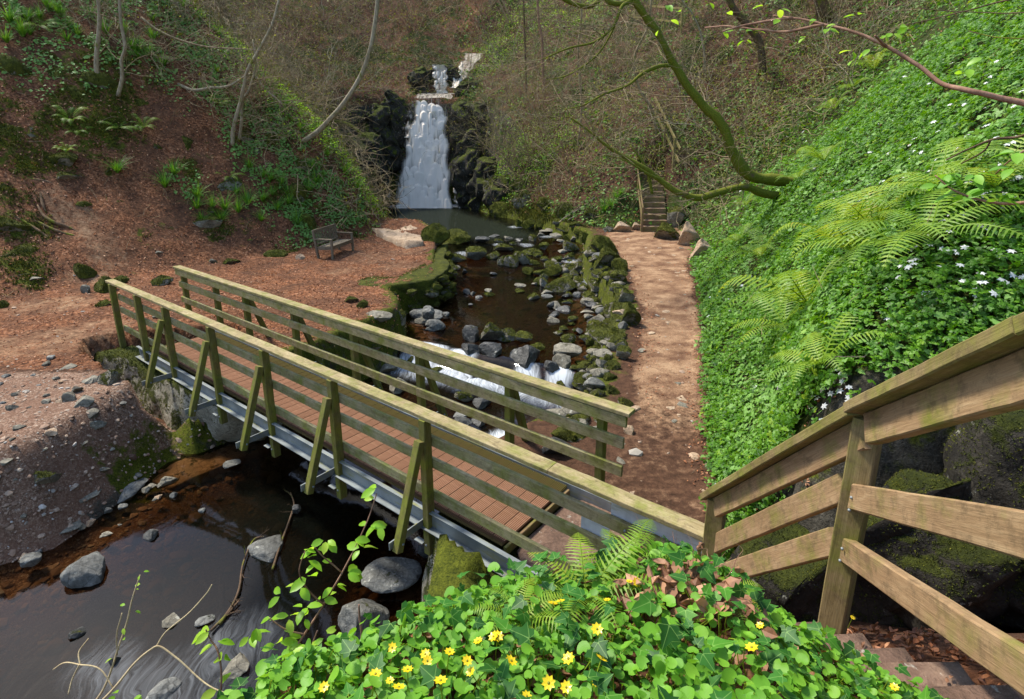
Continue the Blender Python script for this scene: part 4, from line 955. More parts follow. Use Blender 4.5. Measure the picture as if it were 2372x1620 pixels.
rocks(C6, 2.48, [
 (430,472,185,84,*('b',)+G4), (680,442,124,64,*('g',)+G4), (772,452,104,54,*('g',)+G4), (770,514,124,64,*('g',)+G4), (570,472,84,94,*('m',)+G4), (350,382,84,64,*('M',)+G4), (280,352,94,52,*('M',)+G4), (500,442,94,44,*('M',)+G4), (490,762,124,84,*('b',)+G4),
 (560,872,130,120,*('b',)+G4), (690,470,90,50,*('b',)+G4), (400,640,110,60,*('m',)+G4), (250,600,100,50,*('m',)+G4), (780,764,104,64,*('m',)+G4), (640,700,140,70,*('m',)+G4), (920,924,124,84,'m','mossy rock seen between the bridge rails in the white water'), (1040,962,134,94,'w','wet black rock beside it under the far rail'),
 (930,1012,134,64,*('g',)+G4), (920,1062,124,64,*('w',)+G4), (1030,1062,114,74,*('w',)+G4), (1450,1244,215,160,'w','big black wet rock below the right end of the far railing'),
 (1600,862,144,94,*('m',)+G2), (1670,852,154,94,*('g',)+G2), (1850,952,104,74,*('m',)+G2), (1880,1112,74,64,*('t',)+G2), (1700,900,110,70,*('m',)+G2), (1780,880,90,70,*('M',)+G2), (1530,800,90,60,*('m',)+G2), (1610,780,80,60,*('b',)+G2), (1560,1452,118,100,'t','pale square stone beside the deck end')])
rock_px(2245, 1405, 175, 165, 'M', 'mossy boulder behind the lowest handrail board at the right edge', sink=.2)
C1 = crop(0, 0, 2.48)
rocks(C1, 2.48, [(1725,1492,54,44,'t','pale pointed stone lying left of the bench'), (1430,1392,44,24,'M','tiny moss cushion on the bank left of the bench'), (1220,1512,54,32,'b','stone on the bank foot above the far railing'), (910,1465,60,30,'b','flat stone at the foot of the leafy bank')])
# loose stones packed along the path edge
PILE = {}
def pile(grp, p, sx, sy, sz, kind, var, rz):
    me = rock_mesh('%s' % kind, var); key = (grp, str(kind)); mb = PILE.setdefault(key, MB()); ck = ('arr', str(kind), var)
    V = rock_shape(var * 13 + 5, .5 if kind != 'g' else .2, IV3) * [sx, sy, sz]; c, s_ = math.cos(rz), math.sin(rz)
    mb.add(V @ np.array([[c, s_, 0], [-s_, c, 0], [0, 0, 1]]) + p, IF3)
rr = np.random.default_rng(5)
edge = np.array([(1.0,6.6),(1.25,7.5),(1.55,8.6),(1.85,9.8),(2.3,11.2),(2.65,12.6),(2.8,14),(2.9,16),(3.1,18),(3.4,20.2)])
for k in range(95):
    t = rr.uniform(0, len(edge) - 1.001); i = int(t); p = edge[i] * (1 - t + i) + edge[i + 1] * (t - i)
    off = rr.uniform(-.42, .10); x, y = p[0] + off, p[1] + rr.uniform(-.1, .1); s = rr.uniform(.07, .19) * (1 + .02 * y)
    z = float(surf(x, y)) + s * .1
    pile('path', (x, y, z), s, s * rr.uniform(.6, 1), s * rr.uniform(.5, .8), rr.choice(list('mmMMbt')), int(rr.integers(8)), rr.uniform(0, 6))
arc = np.array([(-2.25,19.4),(-2.1,17.6),(-1.9,16.6),(-1.9,15.6),(-2.15,14.8),(-2.85,14.2),(-3.6,13.95),(-4.2,14.0)])
for k in range(80):
    t = rr.uniform(0, len(arc) - 1.001); i = int(t); p = arc[i] * (1 - t + i) + arc[i + 1] * (t - i); s = rr.uniform(.09, .24)
    pile('wall', (p[0] + rr.uniform(-.02, .12), p[1] - rr.uniform(0, .1), rr.uniform(-.85, -.08)), s, s * .7, s * .6, rr.choice(list('MMmM')), int(rr.integers(8)), rr.uniform(0, 6))
for k in range(70):
    t = rr.uniform(0.6, len(edge) - 1.001); i = int(t); p = edge[i] * (1 - t + i) + edge[i + 1] * (t - i)
    off = -.25 - abs(rr.normal(0, .38)); x, y = p[0] + off, p[1] + rr.uniform(-.15, .15); s = rr.uniform(.08, .26) * (1 + .015 * y)
    pile('path', (x, y, float(surf(x, y)) + s * .12), s, s * rr.uniform(.6, 1), s * rr.uniform(.45, .75), rr.choice(list('mmMmbg')), int(rr.integers(8)), rr.uniform(0, 6))
for k in range(75):
    y = rr.uniform(12.2, 21.5); x = np.interp(y, [12, 13.2, 18.5, 21.5], [2.3, 2.5, 2.3, 2.7]) - abs(rr.normal(0, .75)) - .1; s = rr.uniform(.08, .28)
    pile('path', (x, y, float(surf(x, y)) + s * .1), s, s * rr.uniform(.6, 1), s * rr.uniform(.4, .7), rr.choice(list('mmMmbw')), int(rr.integers(8)), rr.uniform(0, 6))
for k in range(60):
    x = rr.uniform(-8.5, -5.0); y = rr.uniform(5.2, 9.2); s = rr.uniform(.03, .09)
    if surf(x, y) < -1.47: continue
    rock_at((x, y, float(surf(x, y)) + s * .2), s, s * .8, s * .5, rr.choice(list('bbgt')), int(rr.integers(8)), rr.uniform(0, 6), G5[0], G5[1], name='stone', cat='stone')

def mass(name, poly, z0, z1, mat, label, cat, amp=.12, step=.14, base=None, seed=1, kind=None, batter=0.):
    """masonry or natural rock mass: outline polygon from z0 up to z1, rough all over"""
    a = np.array(poly, float); pts = []
    for i in range(len(a)):
        p, q = a[i], a[(i + 1) % len(a)]; n = max(1, int(np.linalg.norm(q[:2] - p[:2]) / step))
        for k in range(n): pts.append(p + (q - p) * k / n)
    pts = np.array(pts); n = len(pts); c = pts[:, :2].mean(0); zt = pts[:, 2] if pts.shape[1] > 2 else np.full(n, z1)
    nz = max(3, int((zt.max() - z0) / step)); V = []
    bp_ = None
    if base is not None:
        b_ = np.array([list(q)[:2] for q in base]); bp_ = []
        for i in range(len(a)):
            m_ = max(1, int(np.linalg.norm(a[(i + 1) % len(a)][:2] - a[i][:2]) / step))
            for k in range(m_): bp_.append(b_[i] + (b_[(i + 1) % len(a)] - b_[i]) * k / m_)
        bp_ = np.array(bp_)
    for k in range(nz + 1):
        f = k / nz
        if bp_ is not None: V.append(np.c_[bp_ + (pts[:, :2] - bp_) * f ** .8, z0 + (zt - z0) * f]); continue
        V.append(np.c_[c + (pts[:, :2] - c) * (1 + batter * (1 - f)), z0 + (zt - z0) * f])
    for f in (.97, .85, .65, .45, .25, .1): V.append(np.c_[c + (pts[:, :2] - c) * f, zt * f + zt.mean() * (1 - f) + .02])
    nr = len(V); V = np.concatenate(V)
    D = np.stack([fbm(V, 1.6, 5, seed + k * 7) for k in range(3)], -1) * amp
    cell = vnoise(V, 2.6, seed + 50) * amp * .7; V = V + D + np.c_[(V[:, :2] - c), 0 * V[:, 0]] * cell[:, None] * .4
    j = np.arange(n); j2 = (j + 1) % n; F = np.concatenate([np.stack([k * n + j, k * n + j2, (k + 1) * n + j2, (k + 1) * n + j], -1) for k in range(nr - 1)])
    V = np.r_[V, [[*c, zt.mean() + .02]]]; mb = MB(); mb.add(V, [F, np.stack([(nr - 1) * n + j, (nr - 1) * n + j2, j * 0 + len(V) - 1], -1)])
    o = mb.build(name, M[mat], smooth=True); return tag(o, label, cat, None, kind)
def bb(s, t): return tuple(B(s, t, 0)[:2])
mass('abutment', [P(212,783,-.12)[:2], P(300,812,-.2)[:2], P(380,878,-.3)[:2], P(470,912,-.32)[:2], P(560,935,-.35)[:2], bb(-8.9,5.0), bb(-11.4,5.1)], -1.7, -.30, 'concrete', 'broken mossy stone abutment carrying the left end of the footbridge', 'abutment', .2, .1,
     base=[P(225,900,-1.0), P(290,985,-1.3), P(385,1075,-1.6), P(505,1045,-1.6), P(628,1005,-1.6), bb(-8.6,5.1), bb(-11.6,5.2)], seed=9)
mass('concrete_ledge', [P(270,1075,-1.3)[:2], P(385,1105,-1.3)[:2], P(620,1012,-1.3)[:2], P(600,960,-1.3)[:2], P(420,1000,-1.3)[:2], P(290,1035,-1.3)[:2]], -1.8, -1.30, 'rocktan', 'low tan concrete ledge along the waterline under the left abutment', 'ledge', .05, .1, seed=8)
mass('abutment', [(-.75,4.3), (.1,3.7), (.95,3.3), bb(-1.8,4.9), bb(-3.9,4.95), bb(-3.95,4.2), (-.9,5.3)], -1.7, -.30, 'concrete', 'thickly mossed block carrying the right end of the footbridge', 'abutment', .12, seed=12, batter=.12)
mass('outcrop', [P(850,495,.5)[:2], P(900,488,.5)[:2], P(958,515,.4)[:2], P(960,548,.3)[:2], P(925,556,.2)[:2], P(870,540,.2)[:2], P(845,520,.3)[:2]], -.7, .30, 'rocktan', 'pale tan rock shelf between the bench terrace and the waterfall pool', 'rock', .16, .2, seed=3, batter=.05)
# terrace retaining wall, thickly mossed
tw = [(-2.15,17.6),(-1.95,16.6),(-1.95,15.6),(-2.2,14.8),(-2.9,14.25),(-3.6,14.0),(-4.2,14.1),(-4.1,14.6),(-3.2,14.85),(-2.75,15.5),(-2.6,16.6),(-2.55,18.6),(-2.6,20.2),(-2.35,20.2),(-2.25,18.8)]
mass('terrace_wall', tw, -1.2, -.03, 'rockmoss', 'curved dry stone wall thick with moss holding up the bench terrace', 'wall', .12, .13, seed=21, batter=.03)
pw = [tuple(p + [-.05, 0]) for p in edge] + [tuple(p + [.28, 0]) for p in edge[::-1]]
mass('path_edge_wall', pw, -1.0, -.05, 'rockmoss', 'low mossy rubble wall along the stream side of the right path', 'wall', .11, .14, seed=31)
# dark cliff around the waterfall
for k, (x, y, sx, sy, sz, z) in enumerate([(-8.6,34.2,1.1,1.2,2.6,1.2),(-9.2,32.5,1.4,1.6,2.6,1.0),(-8.1,35.5,1.0,.9,2.6,3.0),(-2.45,34.7,1.0,.9,2.6,1.3),(-1.2,33.6,1.3,1.1,1.9,.6),(-2.9,35.8,.9,.8,2.6,3.2),(-.2,31.8,1.1,1.0,1.2,.4),(-5.6,36.9,1.6,.6,3.2,2.4),(-2.9,38.4,.8,.8,.9,6.2),(-5.9,39.0,.6,.6,1.2,6.8),(-4.6,39.5,1.0,.5,1.5,6.9),(-2.0,36.2,1.1,1.,2.0,3.6),(-7.2,36.6,.8,.8,2.0,4.4)]):
    V = IV * [sx, sy, sz] + [x, y, z]; V = V + np.stack([fbm(V, .9, 5, 60 + k), fbm(V, .9, 5, 80 + k), fbm(V, .7, 4, 90 + k)], -1) * [.7, .7, .5] + np.stack([fbm(V, 2.6, 4, 61 + k), fbm(V, 2.6, 4, 81 + k), fbm(V, 2.4, 4, 91 + k)], -1) * .28
    mb = MB(); mb.add(V - [x, y, z], IF); o = mb.build('cliff_rock', M['rockdark']); o.location = (x, y, z)
    tag(o, 'dark mossy rock of the cliff framing the waterfall', 'cliff', 'dark cliff rocks around the waterfall')
for k, (xd, yd, w_, h_, kk) in enumerate([(1120,480,70,60,'d'),(1150,492,80,40,'M'),(1100,460,60,70,'d'),(1060,470,50,60,'d'),(1190,470,60,50,'m'),(1130,440,70,60,'m'),(1240,480,60,40,'M'),(1180,440,50,40,'M'),(1290,495,60,40,'M'),(1340,500,50,35,'M'),(1075,420,50,60,'d'),(860,480,60,40,'M'),(845,440,60,60,'d'),(1560,560,60,70,'t'),(1590,590,60,60,'t'),(1530,520,50,60,'m'),(1510,545,70,50,'M')]):
    rock_px(xd, yd, w_, h_, kk, 'sandy boulder where the right path meets the green bank' if kk == 't' else 'mossy bank rock beside the pool or the foot of the far stairs', 'bank rocks around the pool' if kk != 't' else 'sandy boulders at the path side')

# mossy rock wall behind the near handrail
V = IV * [.6, .38, .6] + [2.95, 3.4, .8]; V += np.stack([fbm(V, 1.5, 5, 160 + k) for k in range(3)], -1) * .35
mb = MB(); mb.add(V, IF); tag(mb.build('boulder', M['rockdark']), 'big dark mossy rock face behind the near handrail', 'rock')
V = IV * [.8, .5, .8] + [3.75, 3.2, 1.3]; V += np.stack([fbm(V, 1.5, 5, 180 + k) for k in range(3)], -1) * .35
mb = MB(); mb.add(V, IF); tag(mb.build('boulder', M['rockdark']), 'dark rock face at the right picture edge behind the handrail', 'rock')

mass('rock_wall', [(1.95,3.85,.55),(2.05,3.4,.55),(2.6,3.25,1.25),(3.3,3.15,1.75),(4.4,2.85,1.9),(4.8,3.2,2.0),(4.3,3.7,2.0),(3.2,3.8,1.7),(2.4,3.9,.9)], .2, 1.75, 'rockdark', 'long dark mossy rock wall rising right behind the handrail rails', 'rock', .22, .1, seed=44)
# pebbles, one mass nobody could count
def pebbles(name, n, region, smin, smax, mat, label, seed):
    r = np.random.default_rng(seed); pts = []
    x0, x1, y0, y1 = region; x = r.uniform(x0, x1, n * 3); y = r.uniform(y0, y1, n * 3)
    return x, y, r
PV, PF = ico(1)
def scatter(name, tmpl, pos, nrm, scl, mat, rnd, label, cat, spin=None, yaw=None, upmix=0., wild=.3, r=None, kind='stuff', lift=0., smooth=False, parent=None):
    r = r or rng; n = len(pos)
    N = nrm * (1 - upmix) + np.array([0, 0, 1.]) * upmix + r.normal(size=(n, 3)) * wild; N /= np.linalg.norm(N, axis=1)[:, None]
    a = r.normal(size=(n, 3)) if yaw is None else yaw + r.normal(size=(n, 3)) * .35
    X = a - (a * N).sum(1)[:, None] * N; X /= np.linalg.norm(X, axis=1)[:, None] + 1e-9; Y = np.cross(N, X)
    which = r.integers(len(tmpl), size=n); mb = MB(); lcs = []
    for k, (tv, tf) in enumerate(tmpl):
        m = which == k; c = m.sum()
        if not c: continue
        s = np.broadcast_to(scl, (n,))[m][:, None, None]
        V = pos[m][:, None] + s * (tv[None, :, 0:1] * X[m][:, None] + tv[None, :, 1:2] * Y[m][:, None] + (tv[None, :, 2:3] + lift) * N[m][:, None])
        rr_ = np.repeat(rnd[m], len(tv)); base = (np.arange(c) * len(tv))
        gs = []
        for g in (tf if isinstance(tf, list) else [tf]): gs.append((g[None] + base[:, None, None]).reshape(-1, g.shape[1]))
        mb.add(V.reshape(-1, 3), gs, rr_); lcs.append(np.tile(tv, (c, 1)))
    o = mb.build(name, mat, smooth=smooth, parent=parent, attrs=dict(lc=np.concatenate(lcs)) if mat in (M['ivy'], M['cel']) and n < 6000 else None); return tag(o, label, cat, None, kind)

XC = (XD[:-1, :-1] + XD[1:, 1:]) / 2; YC = (YD[:-1, :-1] + YD[1:, 1:]) / 2; ZC = (ZG[:-1, :-1] + ZG[1:, 1:]) / 2
e1v = np.stack([XD[1:, :-1] - XD[:-1, :-1], YD[1:, :-1] - YD[:-1, :-1], ZG[1:, :-1] - ZG[:-1, :-1]], -1)
e2v = np.stack([XD[:-1, 1:] - XD[:-1, :-1], YD[:-1, 1:] - YD[:-1, :-1], ZG[:-1, 1:] - ZG[:-1, :-1]], -1)
NC = np.cross(e1v, e2v); AR = np.linalg.norm(NC, axis=-1); NC = NC / (AR[..., None] + 1e-9)
PXC, PYC, FC = proj(np.stack([XC, YC, ZC], -1))
VIS = ((PXC > -350) & (PXC < 2700) & (PYC > -350) & (PYC < 1900) & (FC > .3)).astype(float)
DIST = np.sqrt(XC ** 2 + YC ** 2 + (ZC - CH) ** 2)
def cellw(W, pw_=1.3): 
    w_ = W[:-1, :-1] if W.shape == GX.shape else W
    return np.clip(w_, 0, None) * AR * VIS / np.maximum(DIST, 1.2) ** pw_
def pick(W, n, r, pw_=1.3):
    w_ = cellw(W, pw_).ravel(); idx = r.choice(len(w_), size=n, p=w_ / w_.sum()); i, j = np.unravel_index(idx, XC.shape)
    u = r.random(n)[:, None]; v = r.random(n)[:, None]
    p = np.stack([XD[i, j], YD[i, j], ZG[i, j]], -1) + e1v[i, j] * u + e2v[i, j] * v
    return p, NC[i, j], DIST[i, j]
r1 = np.random.default_rng(101)
mask = np.clip(W_grav, 0, 1) * (QD < .15) + .12 * W_path
p, nn, d = pick(mask, 14000, r1, 1.5)
pvs = [(rock_shape(300 + k, .4, PV) * [1, .8, .55], PF) for k in range(5)]
scatter('pebbles', pvs, p, nn, r1.lognormal(-4.35, .5, len(p)) * (1 + d * .04), M['pebble'], r1.random(len(p)), 'small pebbles and grit covering the beach, the stream bed and the path', 'pebbles', upmix=.5, wild=.1, r=r1)
bed = (DW[:-1, :-1] < -.1).astype(float)
p, nn, d = pick(bed * (YC < 23), 2600, r1, 1.2)
scatter('streambed_stones', pvs, p, nn, r1.lognormal(-2.9, .45, len(p)), M['pebble'], r1.random(len(p)), 'brown cobbles seen through the shallow stream water', 'cobbles', upmix=.7, wild=.1, r=r1)

for (grp, kd), mb_ in PILE.items():
    tag(mb_.build('rubble', rock_mesh(kd, 0).materials[0]), dict(path='packed %s rubble between the stream and the right path', wall='packed %s stones facing the curved terrace wall')[grp] % KW[kd], 'rubble', None, 'stuff')
# mossy hummocks and ledges breaking the left bank
hm = [(470,620,300,150),(560,500,260,100),(330,430,240,90),(60,420,260,120),(300,350,120,70),(60,760,260,100),(220,790,200,80),(350,950,180,100),(370,1040,180,70),(250,1050,150,60),(60,1090,220,60),(640,990,140,70),(750,380,120,70),(800,600,100,50),(1060,840,180,100),(1400,820,120,70),(1480,900,120,90),(1560,860,160,150),(1180,1330,200,130),(1280,1300,160,140),(1230,1240,150,70),(60,1350,250,150),(140,1480,240,130),(1730,1000,160,110),(680,1180,90,45),(930,1200,120,45),(480,1190,110,45),(900,860,60,40),(1330,1080,160,120),(1600,1480,160,60),(1320,1520,120,50),(1700,1180,150,200),(1780,1330,120,150)]
for x, y, w_, h_ in hm:
    X, Y = C1(x, y); rock_px(X, Y, w_ / 2.48 / 1.02, h_ / 2.48 / 1.02, 'M' if rk_.random() < .75 else 'm', 'low moss covered hummock half buried in the leaf litter of the left bank', 'mossy hummocks on the left bank', sink=.42, name='hummock')
# flat stones let into the right path
for k in range(46):
    t = rr.uniform(4.2, 21); x = np.interp(t, [4, 6.5, 9.5, 12.1, 16, 21], [1.8, 2.0, 2.9, 3.6, 4.3, 5.3]) + rr.uniform(-.6, .6) * (1 + .03 * t); s = rr.uniform(.03, .12)
    rock_at((x, t, float(surf(x, t)) + s * .02), s, s * .7, s * .22, rr.choice(list('ttb')), int(rr.integers(8)), rr.uniform(0, 6), 'small flat stone bedded in the right dirt path', 'stones bedded in the right path', name='stone', cat='stone')
# moss fuzz on everything thickly mossed
def blades_tm(r, n=4):
    V = []; F = []
    for k in range(n):
        a = r.uniform(0, 6.28); l = r.uniform(.6, 1.2); b = np.array([math.cos(a), math.sin(a), 0]); s_ = np.array([-b[1], b[0], 0]) * .14; i = len(V)
        V += [b * .05 - s_, b * .05 + s_, b * .5 * l + [0, 0, .75 * l]]; F.append((i, i + 1, i + 2))
    return np.array(V), np.array(F)
MT_ = [blades_tm(r1, 5) for _ in range(4)]
def fuzz(objs, n, mat, label, zmin=.0, smin=.008, smax=.022, seed=3):
    r = np.random.default_rng(seed); C_, N_, A_ = [], [], []
    for o in objs:
        me = o.data; n_ = len(me.vertices); v = np.empty(n_ * 3, 'f4'); me.vertices.foreach_get('co', v); v = v.reshape(-1, 3)
        Mx = np.array(Matrix.LocRotScale(o.location, o.rotation_euler, o.scale)); v = v @ Mx[:3, :3].T + Mx[:3, 3]
        me.calc_loop_triangles(); t = np.empty(len(me.loop_triangles) * 3, 'i4'); me.loop_triangles.foreach_get('vertices', t); t = t.reshape(-1, 3)
        a, b, c = v[t[:, 0]], v[t[:, 1]], v[t[:, 2]]; nn_ = np.cross(b - a, c - a); ar = np.linalg.norm(nn_, axis=1); nn_ = nn_ / (ar[:, None] + 1e-12)
        cc_ = (a + b + c) / 3; ds = np.linalg.norm(cc_ - [0, 0, CH], axis=1); px_, py_, ff = proj(cc_)
        wv = (px_ > -100) & (px_ < 2450) & (py_ > -100) & (py_ < 1700) & (((cc_ - [0, 0, CH]) * nn_).sum(1) < .3 * ds)
        patch = sstep(-.25, .15, fbm(cc_, 2.3, 3, 11) + .5 * nn_[:, 2])
        C_.append(np.stack([a, b, c], 1)); N_.append(nn_); A_.append(ar * sstep(zmin - .1, zmin + .3, nn_[:, 2]) * wv * patch / ds ** 1.2)
    C_ = np.concatenate(C_); N_ = np.concatenate(N_); A_ = np.concatenate(A_); idx = r.choice(len(A_), n, p=A_ / A_.sum())
    u = r.random((n, 2)); u = np.where(u.sum(1, keepdims=True) > 1, 1 - u, u); T = C_[idx]; p = T[:, 0] + (T[:, 1] - T[:, 0]) * u[:, :1] + (T[:, 2] - T[:, 0]) * u[:, 1:]
    d = np.linalg.norm(p - [0, 0, CH], axis=1)
    return scatter('moss', MT_, p, N_[idx], r.uniform(smin, smax, n) * (.35 + .12 * d), mat, np.clip(.5 + .45 * fbm(p, 3.5, 4, 8) + r.normal(0, .2, n), 0, 1), label, 'moss', upmix=.2, wild=.25, r=r)
mo = [o for o in col.objects if o.type == 'MESH' and o.parent is None and o.data.materials and o.data.materials[0] in (M['rockmoss'], M['rock'], M['concrete']) or (o.type == 'MESH' and o.parent is None and o.data.materials and o.data.materials[0] == M['rockdark'] and o.name.split('.')[0] in ('boulder', 'rock_wall'))]
fuzz(mo, 75000, M['mossleaf'], 'fuzzy moss growing thickly on the stones and low walls', seed=3)

# ================================================================ plants
def tri(L): return np.array(L)
def leaf_blade(L=1., W=.4, seg=3, bend=.15, fold=.1):
    V = []; F = []
    for i in range(seg + 1):
        t = i / seg; w_ = W / 2 * math.sin(math.pi * (t * .86 + .08)) ** .8 if 0 < i < seg else .004
        z = -bend * t * t; V += [(L * t, -w_, z + fold * w_), (L * t, 0, z), (L * t, w_, z + fold * w_)]
    for i in range(seg):
        a = 3 * i; F += [(a, a + 3, a + 4, a + 1), (a + 1, a + 4, a + 5, a + 2)]
    return np.array(V), np.array(F)
def palm_leaf(r, n=3):                    # anemone: divided toothed leaflets
    V = []; F = []
    for k in range(n):
        a = (k - (n - 1) / 2) * 1.15 + r.uniform(-.15, .15); c, s_ = math.cos(a), math.sin(a)
        pr = [(0, 0), (.35, .16), (.5, .34), (.62, .2), (.8, .30), (.86, .12), (1.05, .05), (.95, -.1), (.78, -.30), (.6, -.18), (.48, -.33), (.33, -.15)]
        L = 1 if a == 0 else r.uniform(.8, 1.)
        base = len(V); V.append((.55 * c * L, .55 * s_ * L, .02))
        for x, y in pr: V.append(((x * c - y * s_) * L, (x * s_ + y * c) * L, -.18 * x * x + .10 * abs(y) + r.uniform(-.02, .02)))
        m = len(pr); F += [(base, base + 1 + i, base + 1 + (i + 1) % m) for i in range(m)]
    return np.array(V), np.array(F)
def ivy_leaf(r, cup=.08):
    pr = [(-.05, 0), (-.22, .22), (-.12, .50), (.12, .40), (.30, .58), (.42, .30), (.66, .22), (1.0, 0)]
    pts = pr + [(x, -y) for x, y in pr[1:-1]][::-1]
    V = [(.28, 0, -.02)] + [(x * r.uniform(.94, 1.06), y * r.uniform(.92, 1.08), cup * abs(y) - .12 * x * x + r.uniform(-.02, .02)) for x, y in pts]
    m = len(pts); return np.array(V) , np.array([(0, 1 + i, 1 + (i + 1) % m) for i in range(m)])
def heart_leaf(r):
    n = 12; V = [(.35, 0, -.06)]
    for i in range(n):
        a = 2 * math.pi * i / n; rad = .5 * (1 - .5 * math.exp(-((a - math.pi) / .35) ** 2)) * r.uniform(.95, 1.05); V.append((.42 + rad * 1.05 * math.cos(a), rad * math.sin(a) * 1.05, .05 * math.cos(2 * a) + .04))
    return np.array(V), np.array([(0, 1 + i, 1 + (i + 1) % n) for i in range(n)])
def dead_leaf(r):
    V, F = leaf_blade(1, r.uniform(.45, .65), 3, r.uniform(-.4, .4), r.uniform(-.4, .8)); V = V - [.5, 0, 0]; V[:, 2] += r.uniform(-.08, .08, len(V)); return V, F
r2 = np.random.default_rng(202)
AN = [palm_leaf(r2) for _ in range(6)]; IVY = [ivy_leaf(r2) for _ in range(6)]; HE = [heart_leaf(r2) for _ in range(5)]; DE = [dead_leaf(r2) for _ in range(6)]
SM = [leaf_blade(1, .6, 2, .2) for _ in range(2)]
def at_cells(A): return A[:-1, :-1] if A.shape == GX.shape else A
cellP = np.stack([XC, YC, ZC], -1)
nz1 = fbm(cellP, .9, 4, 301); nz2 = fbm(cellP, .45, 3, 302); nz3 = fbm(cellP, 2.2, 3, 303)
q_ = at_cells(QD); dpR_c = at_cells(poly_sd(GX, GY, [(1.0,4.0),(2.0,8),(3.2,13),(3.75,21.5),(7.2,22.5),(6.5,20.8),(5.2,16.6),(4.05,12.1),(3.2,9.5),(2.72,7.7),(2.35,6.4),(1.95,5.4),(1.6,3.6)])) + .2; rt = sstep(1.6, 2.3, XC) * (q_ > -.2) * (dpR_c > -.2)
dark_wall = sstep(.75, .5, q_) * sstep(4.7, 4.2, YC)     # bare mossy rock behind the handrail
bankR = rt * (YC < 27) * (1 - dark_wall) * sstep(-.22, .02, q_) * (YC > 3.4)
def size(d, s, k=.045): return s * (1 + k * np.maximum(d - 4, 0))
# -- anemone carpet, dense clumps lifted off the ground
bankR = bankR * (1 - blob([(5.9,22.5,1.0),(6.0,23.6,1.0),(6.1,24.8,1.0)])[:-1, :-1])
gap = sstep(-.55, -.25, nz3 * .5 + fbm(cellP, 1.3, 3, 310))
wA = bankR * gap * sstep(-.42, .05, nz1 + .35 * nz2 + .1) * np.where(YC > 17, .25, 1) 
p, nn, d = pick(wA, 62000, r2, 1.55)
hump = (fbm(p, 3.2, 3, 9) * .5 + .5)
p = p + nn * (r2.random(len(p)) * .10 + .10 * hump)[:, None] + np.array([0, 0, .05])
scatter('anemone_foliage', AN, p, nn, size(d, .045) * r2.uniform(.6, 1.3, len(p)), M['anem'], np.clip(.25 + .5 * hump + r2.normal(0, .18, len(p)), 0, 1), 'bright green carpet of divided wood anemone leaves over the right bank', 'ground cover', upmix=.35, wild=.38, r=r2)
# -- ivy
wI = bankR * (sstep(.15, -.25, nz1 + .35 * nz2) + sstep(7.5, 5, YC) * .5 + .15) * np.where(YC > 17, .6, 1)
p, nn, d = pick(wI, 17000, r2, 1.6)
p = p + nn * (r2.random(len(p)) * .14 + .03)[:, None]
scatter('ivy_carpet', IVY, p, nn, size(d, .05) * r2.uniform(.5, 1.3, len(p)), M['ivy'], np.clip(r2.beta(2, 2.5, len(p)), 0, 1), 'darker glossy ivy leaves trailing between the anemones', 'ground cover', upmix=.2, wild=.3, r=r2)
# -- dark ivy and herbs on the left bank
wD = blob(hb([(480,90,1.6),(540,130,1.4),(430,60,1.6),(590,180,1.2),(600,260,1.),(520,230,.9),(660,350,.9),(720,440,.8),(650,400,.8),(780,420,1.0),(800,470,.8),(470,190,.8),(690,520,.8),(420,420,.5),(560,330,.8),(370,120,1.2),(100,20,2),(300,60,1.5),(640,480,.9)]))
p, nn, d = pick(at_cells(wD) * sstep(-.3, .2, nz3), 12000, r2, 1.2); p = p + nn * (r2.random(len(p)) * .10)[:, None]
scatter('left_bank_ivy', IVY, p, nn, size(d, .045) * r2.uniform(.5, 1.2, len(p)), M['ivy'], np.clip(r2.beta(2, 3, len(p)) * .8, 0, 1), 'patches of dark ivy and herbs creeping over the left bank', 'ivy', upmix=.2, wild=.35, r=r2)
# -- leaf litter
wL = np.clip(at_cells(W_lit), 0, 1) * (1 - np.clip(at_cells(W_moss) * 1.2 - .3, 0, .9)) * (1 - np.clip(at_cells(W_path) * 1.4, 0, .93)) * (1 - at_cells(W_grav)) * (at_cells(DW) > .05) + .10 * bankR + .5 * (1 - sstep(.0, .35, at_cells(np.abs(dpR - .15)))) * (YC > 4) * (XC > 2)
wL = wL * sstep(-.5, .1, nz3 + .3) + .8 * blob(hb([(1420,450,1.3),(1450,480,1.3)]))[:-1, :-1]
p, nn, d = pick(wL * (FC > 1.5), 52000, r2, 1.5)
p = p + nn * (r2.random(len(p)) * .035)[:, None]
scatter('leaf_litter', DE, p, nn, size(d, .032, .05) * r2.uniform(.6, 1.35, len(p)), M['litter'], np.clip(r2.beta(2, 2, len(p)) + .1 * np.sign(fbm(p, 1.1, 3, 4)), 0, 1), 'red brown fallen beech leaves strewn over the wooded banks', 'leaf litter', upmix=.1, wild=.35, r=r2)
# -- olive undergrowth of the far slopes
clearing = blob(hb([(1420,450,1.3),(1450,480,1.3),(1490,500,1.3),(1500,460,1.3),(1505,420,1.2),(1400,480,.9),(1525,400,.9)]))[:-1, :-1]
farw = (1 - clearing) * ((YC > 21) & (q_ > .1)) * (1 - .75 * at_cells(cliff) * (nz1 < .1)) * sstep(-.35, .2, nz1 + .2)
p, nn, d = pick(farw * np.where(XC > -4, 1, 1.2), 78000, r2, 1.1)
p = p + nn * (r2.random(len(p)) ** 1.5 * .45)[:, None]
scatter('undergrowth', SM + AN[:2], p, nn, .055 * r2.uniform(.6, 1.6, len(p)) * (1 + .015 * d), M['olive'], np.clip(.40 + .5 * fbm(p, .6, 3, 6) + r2.normal(0, .2, len(p)), 0, 1), 'olive green brambles and herbs covering the far gorge slopes', 'undergrowth', upmix=.3, wild=.7, r=r2)
p, nn, d = pick(farw * sstep(-.1, .3, nz3 + .6 * nz2) * (XC > -4), 16000, r2, 1.1)
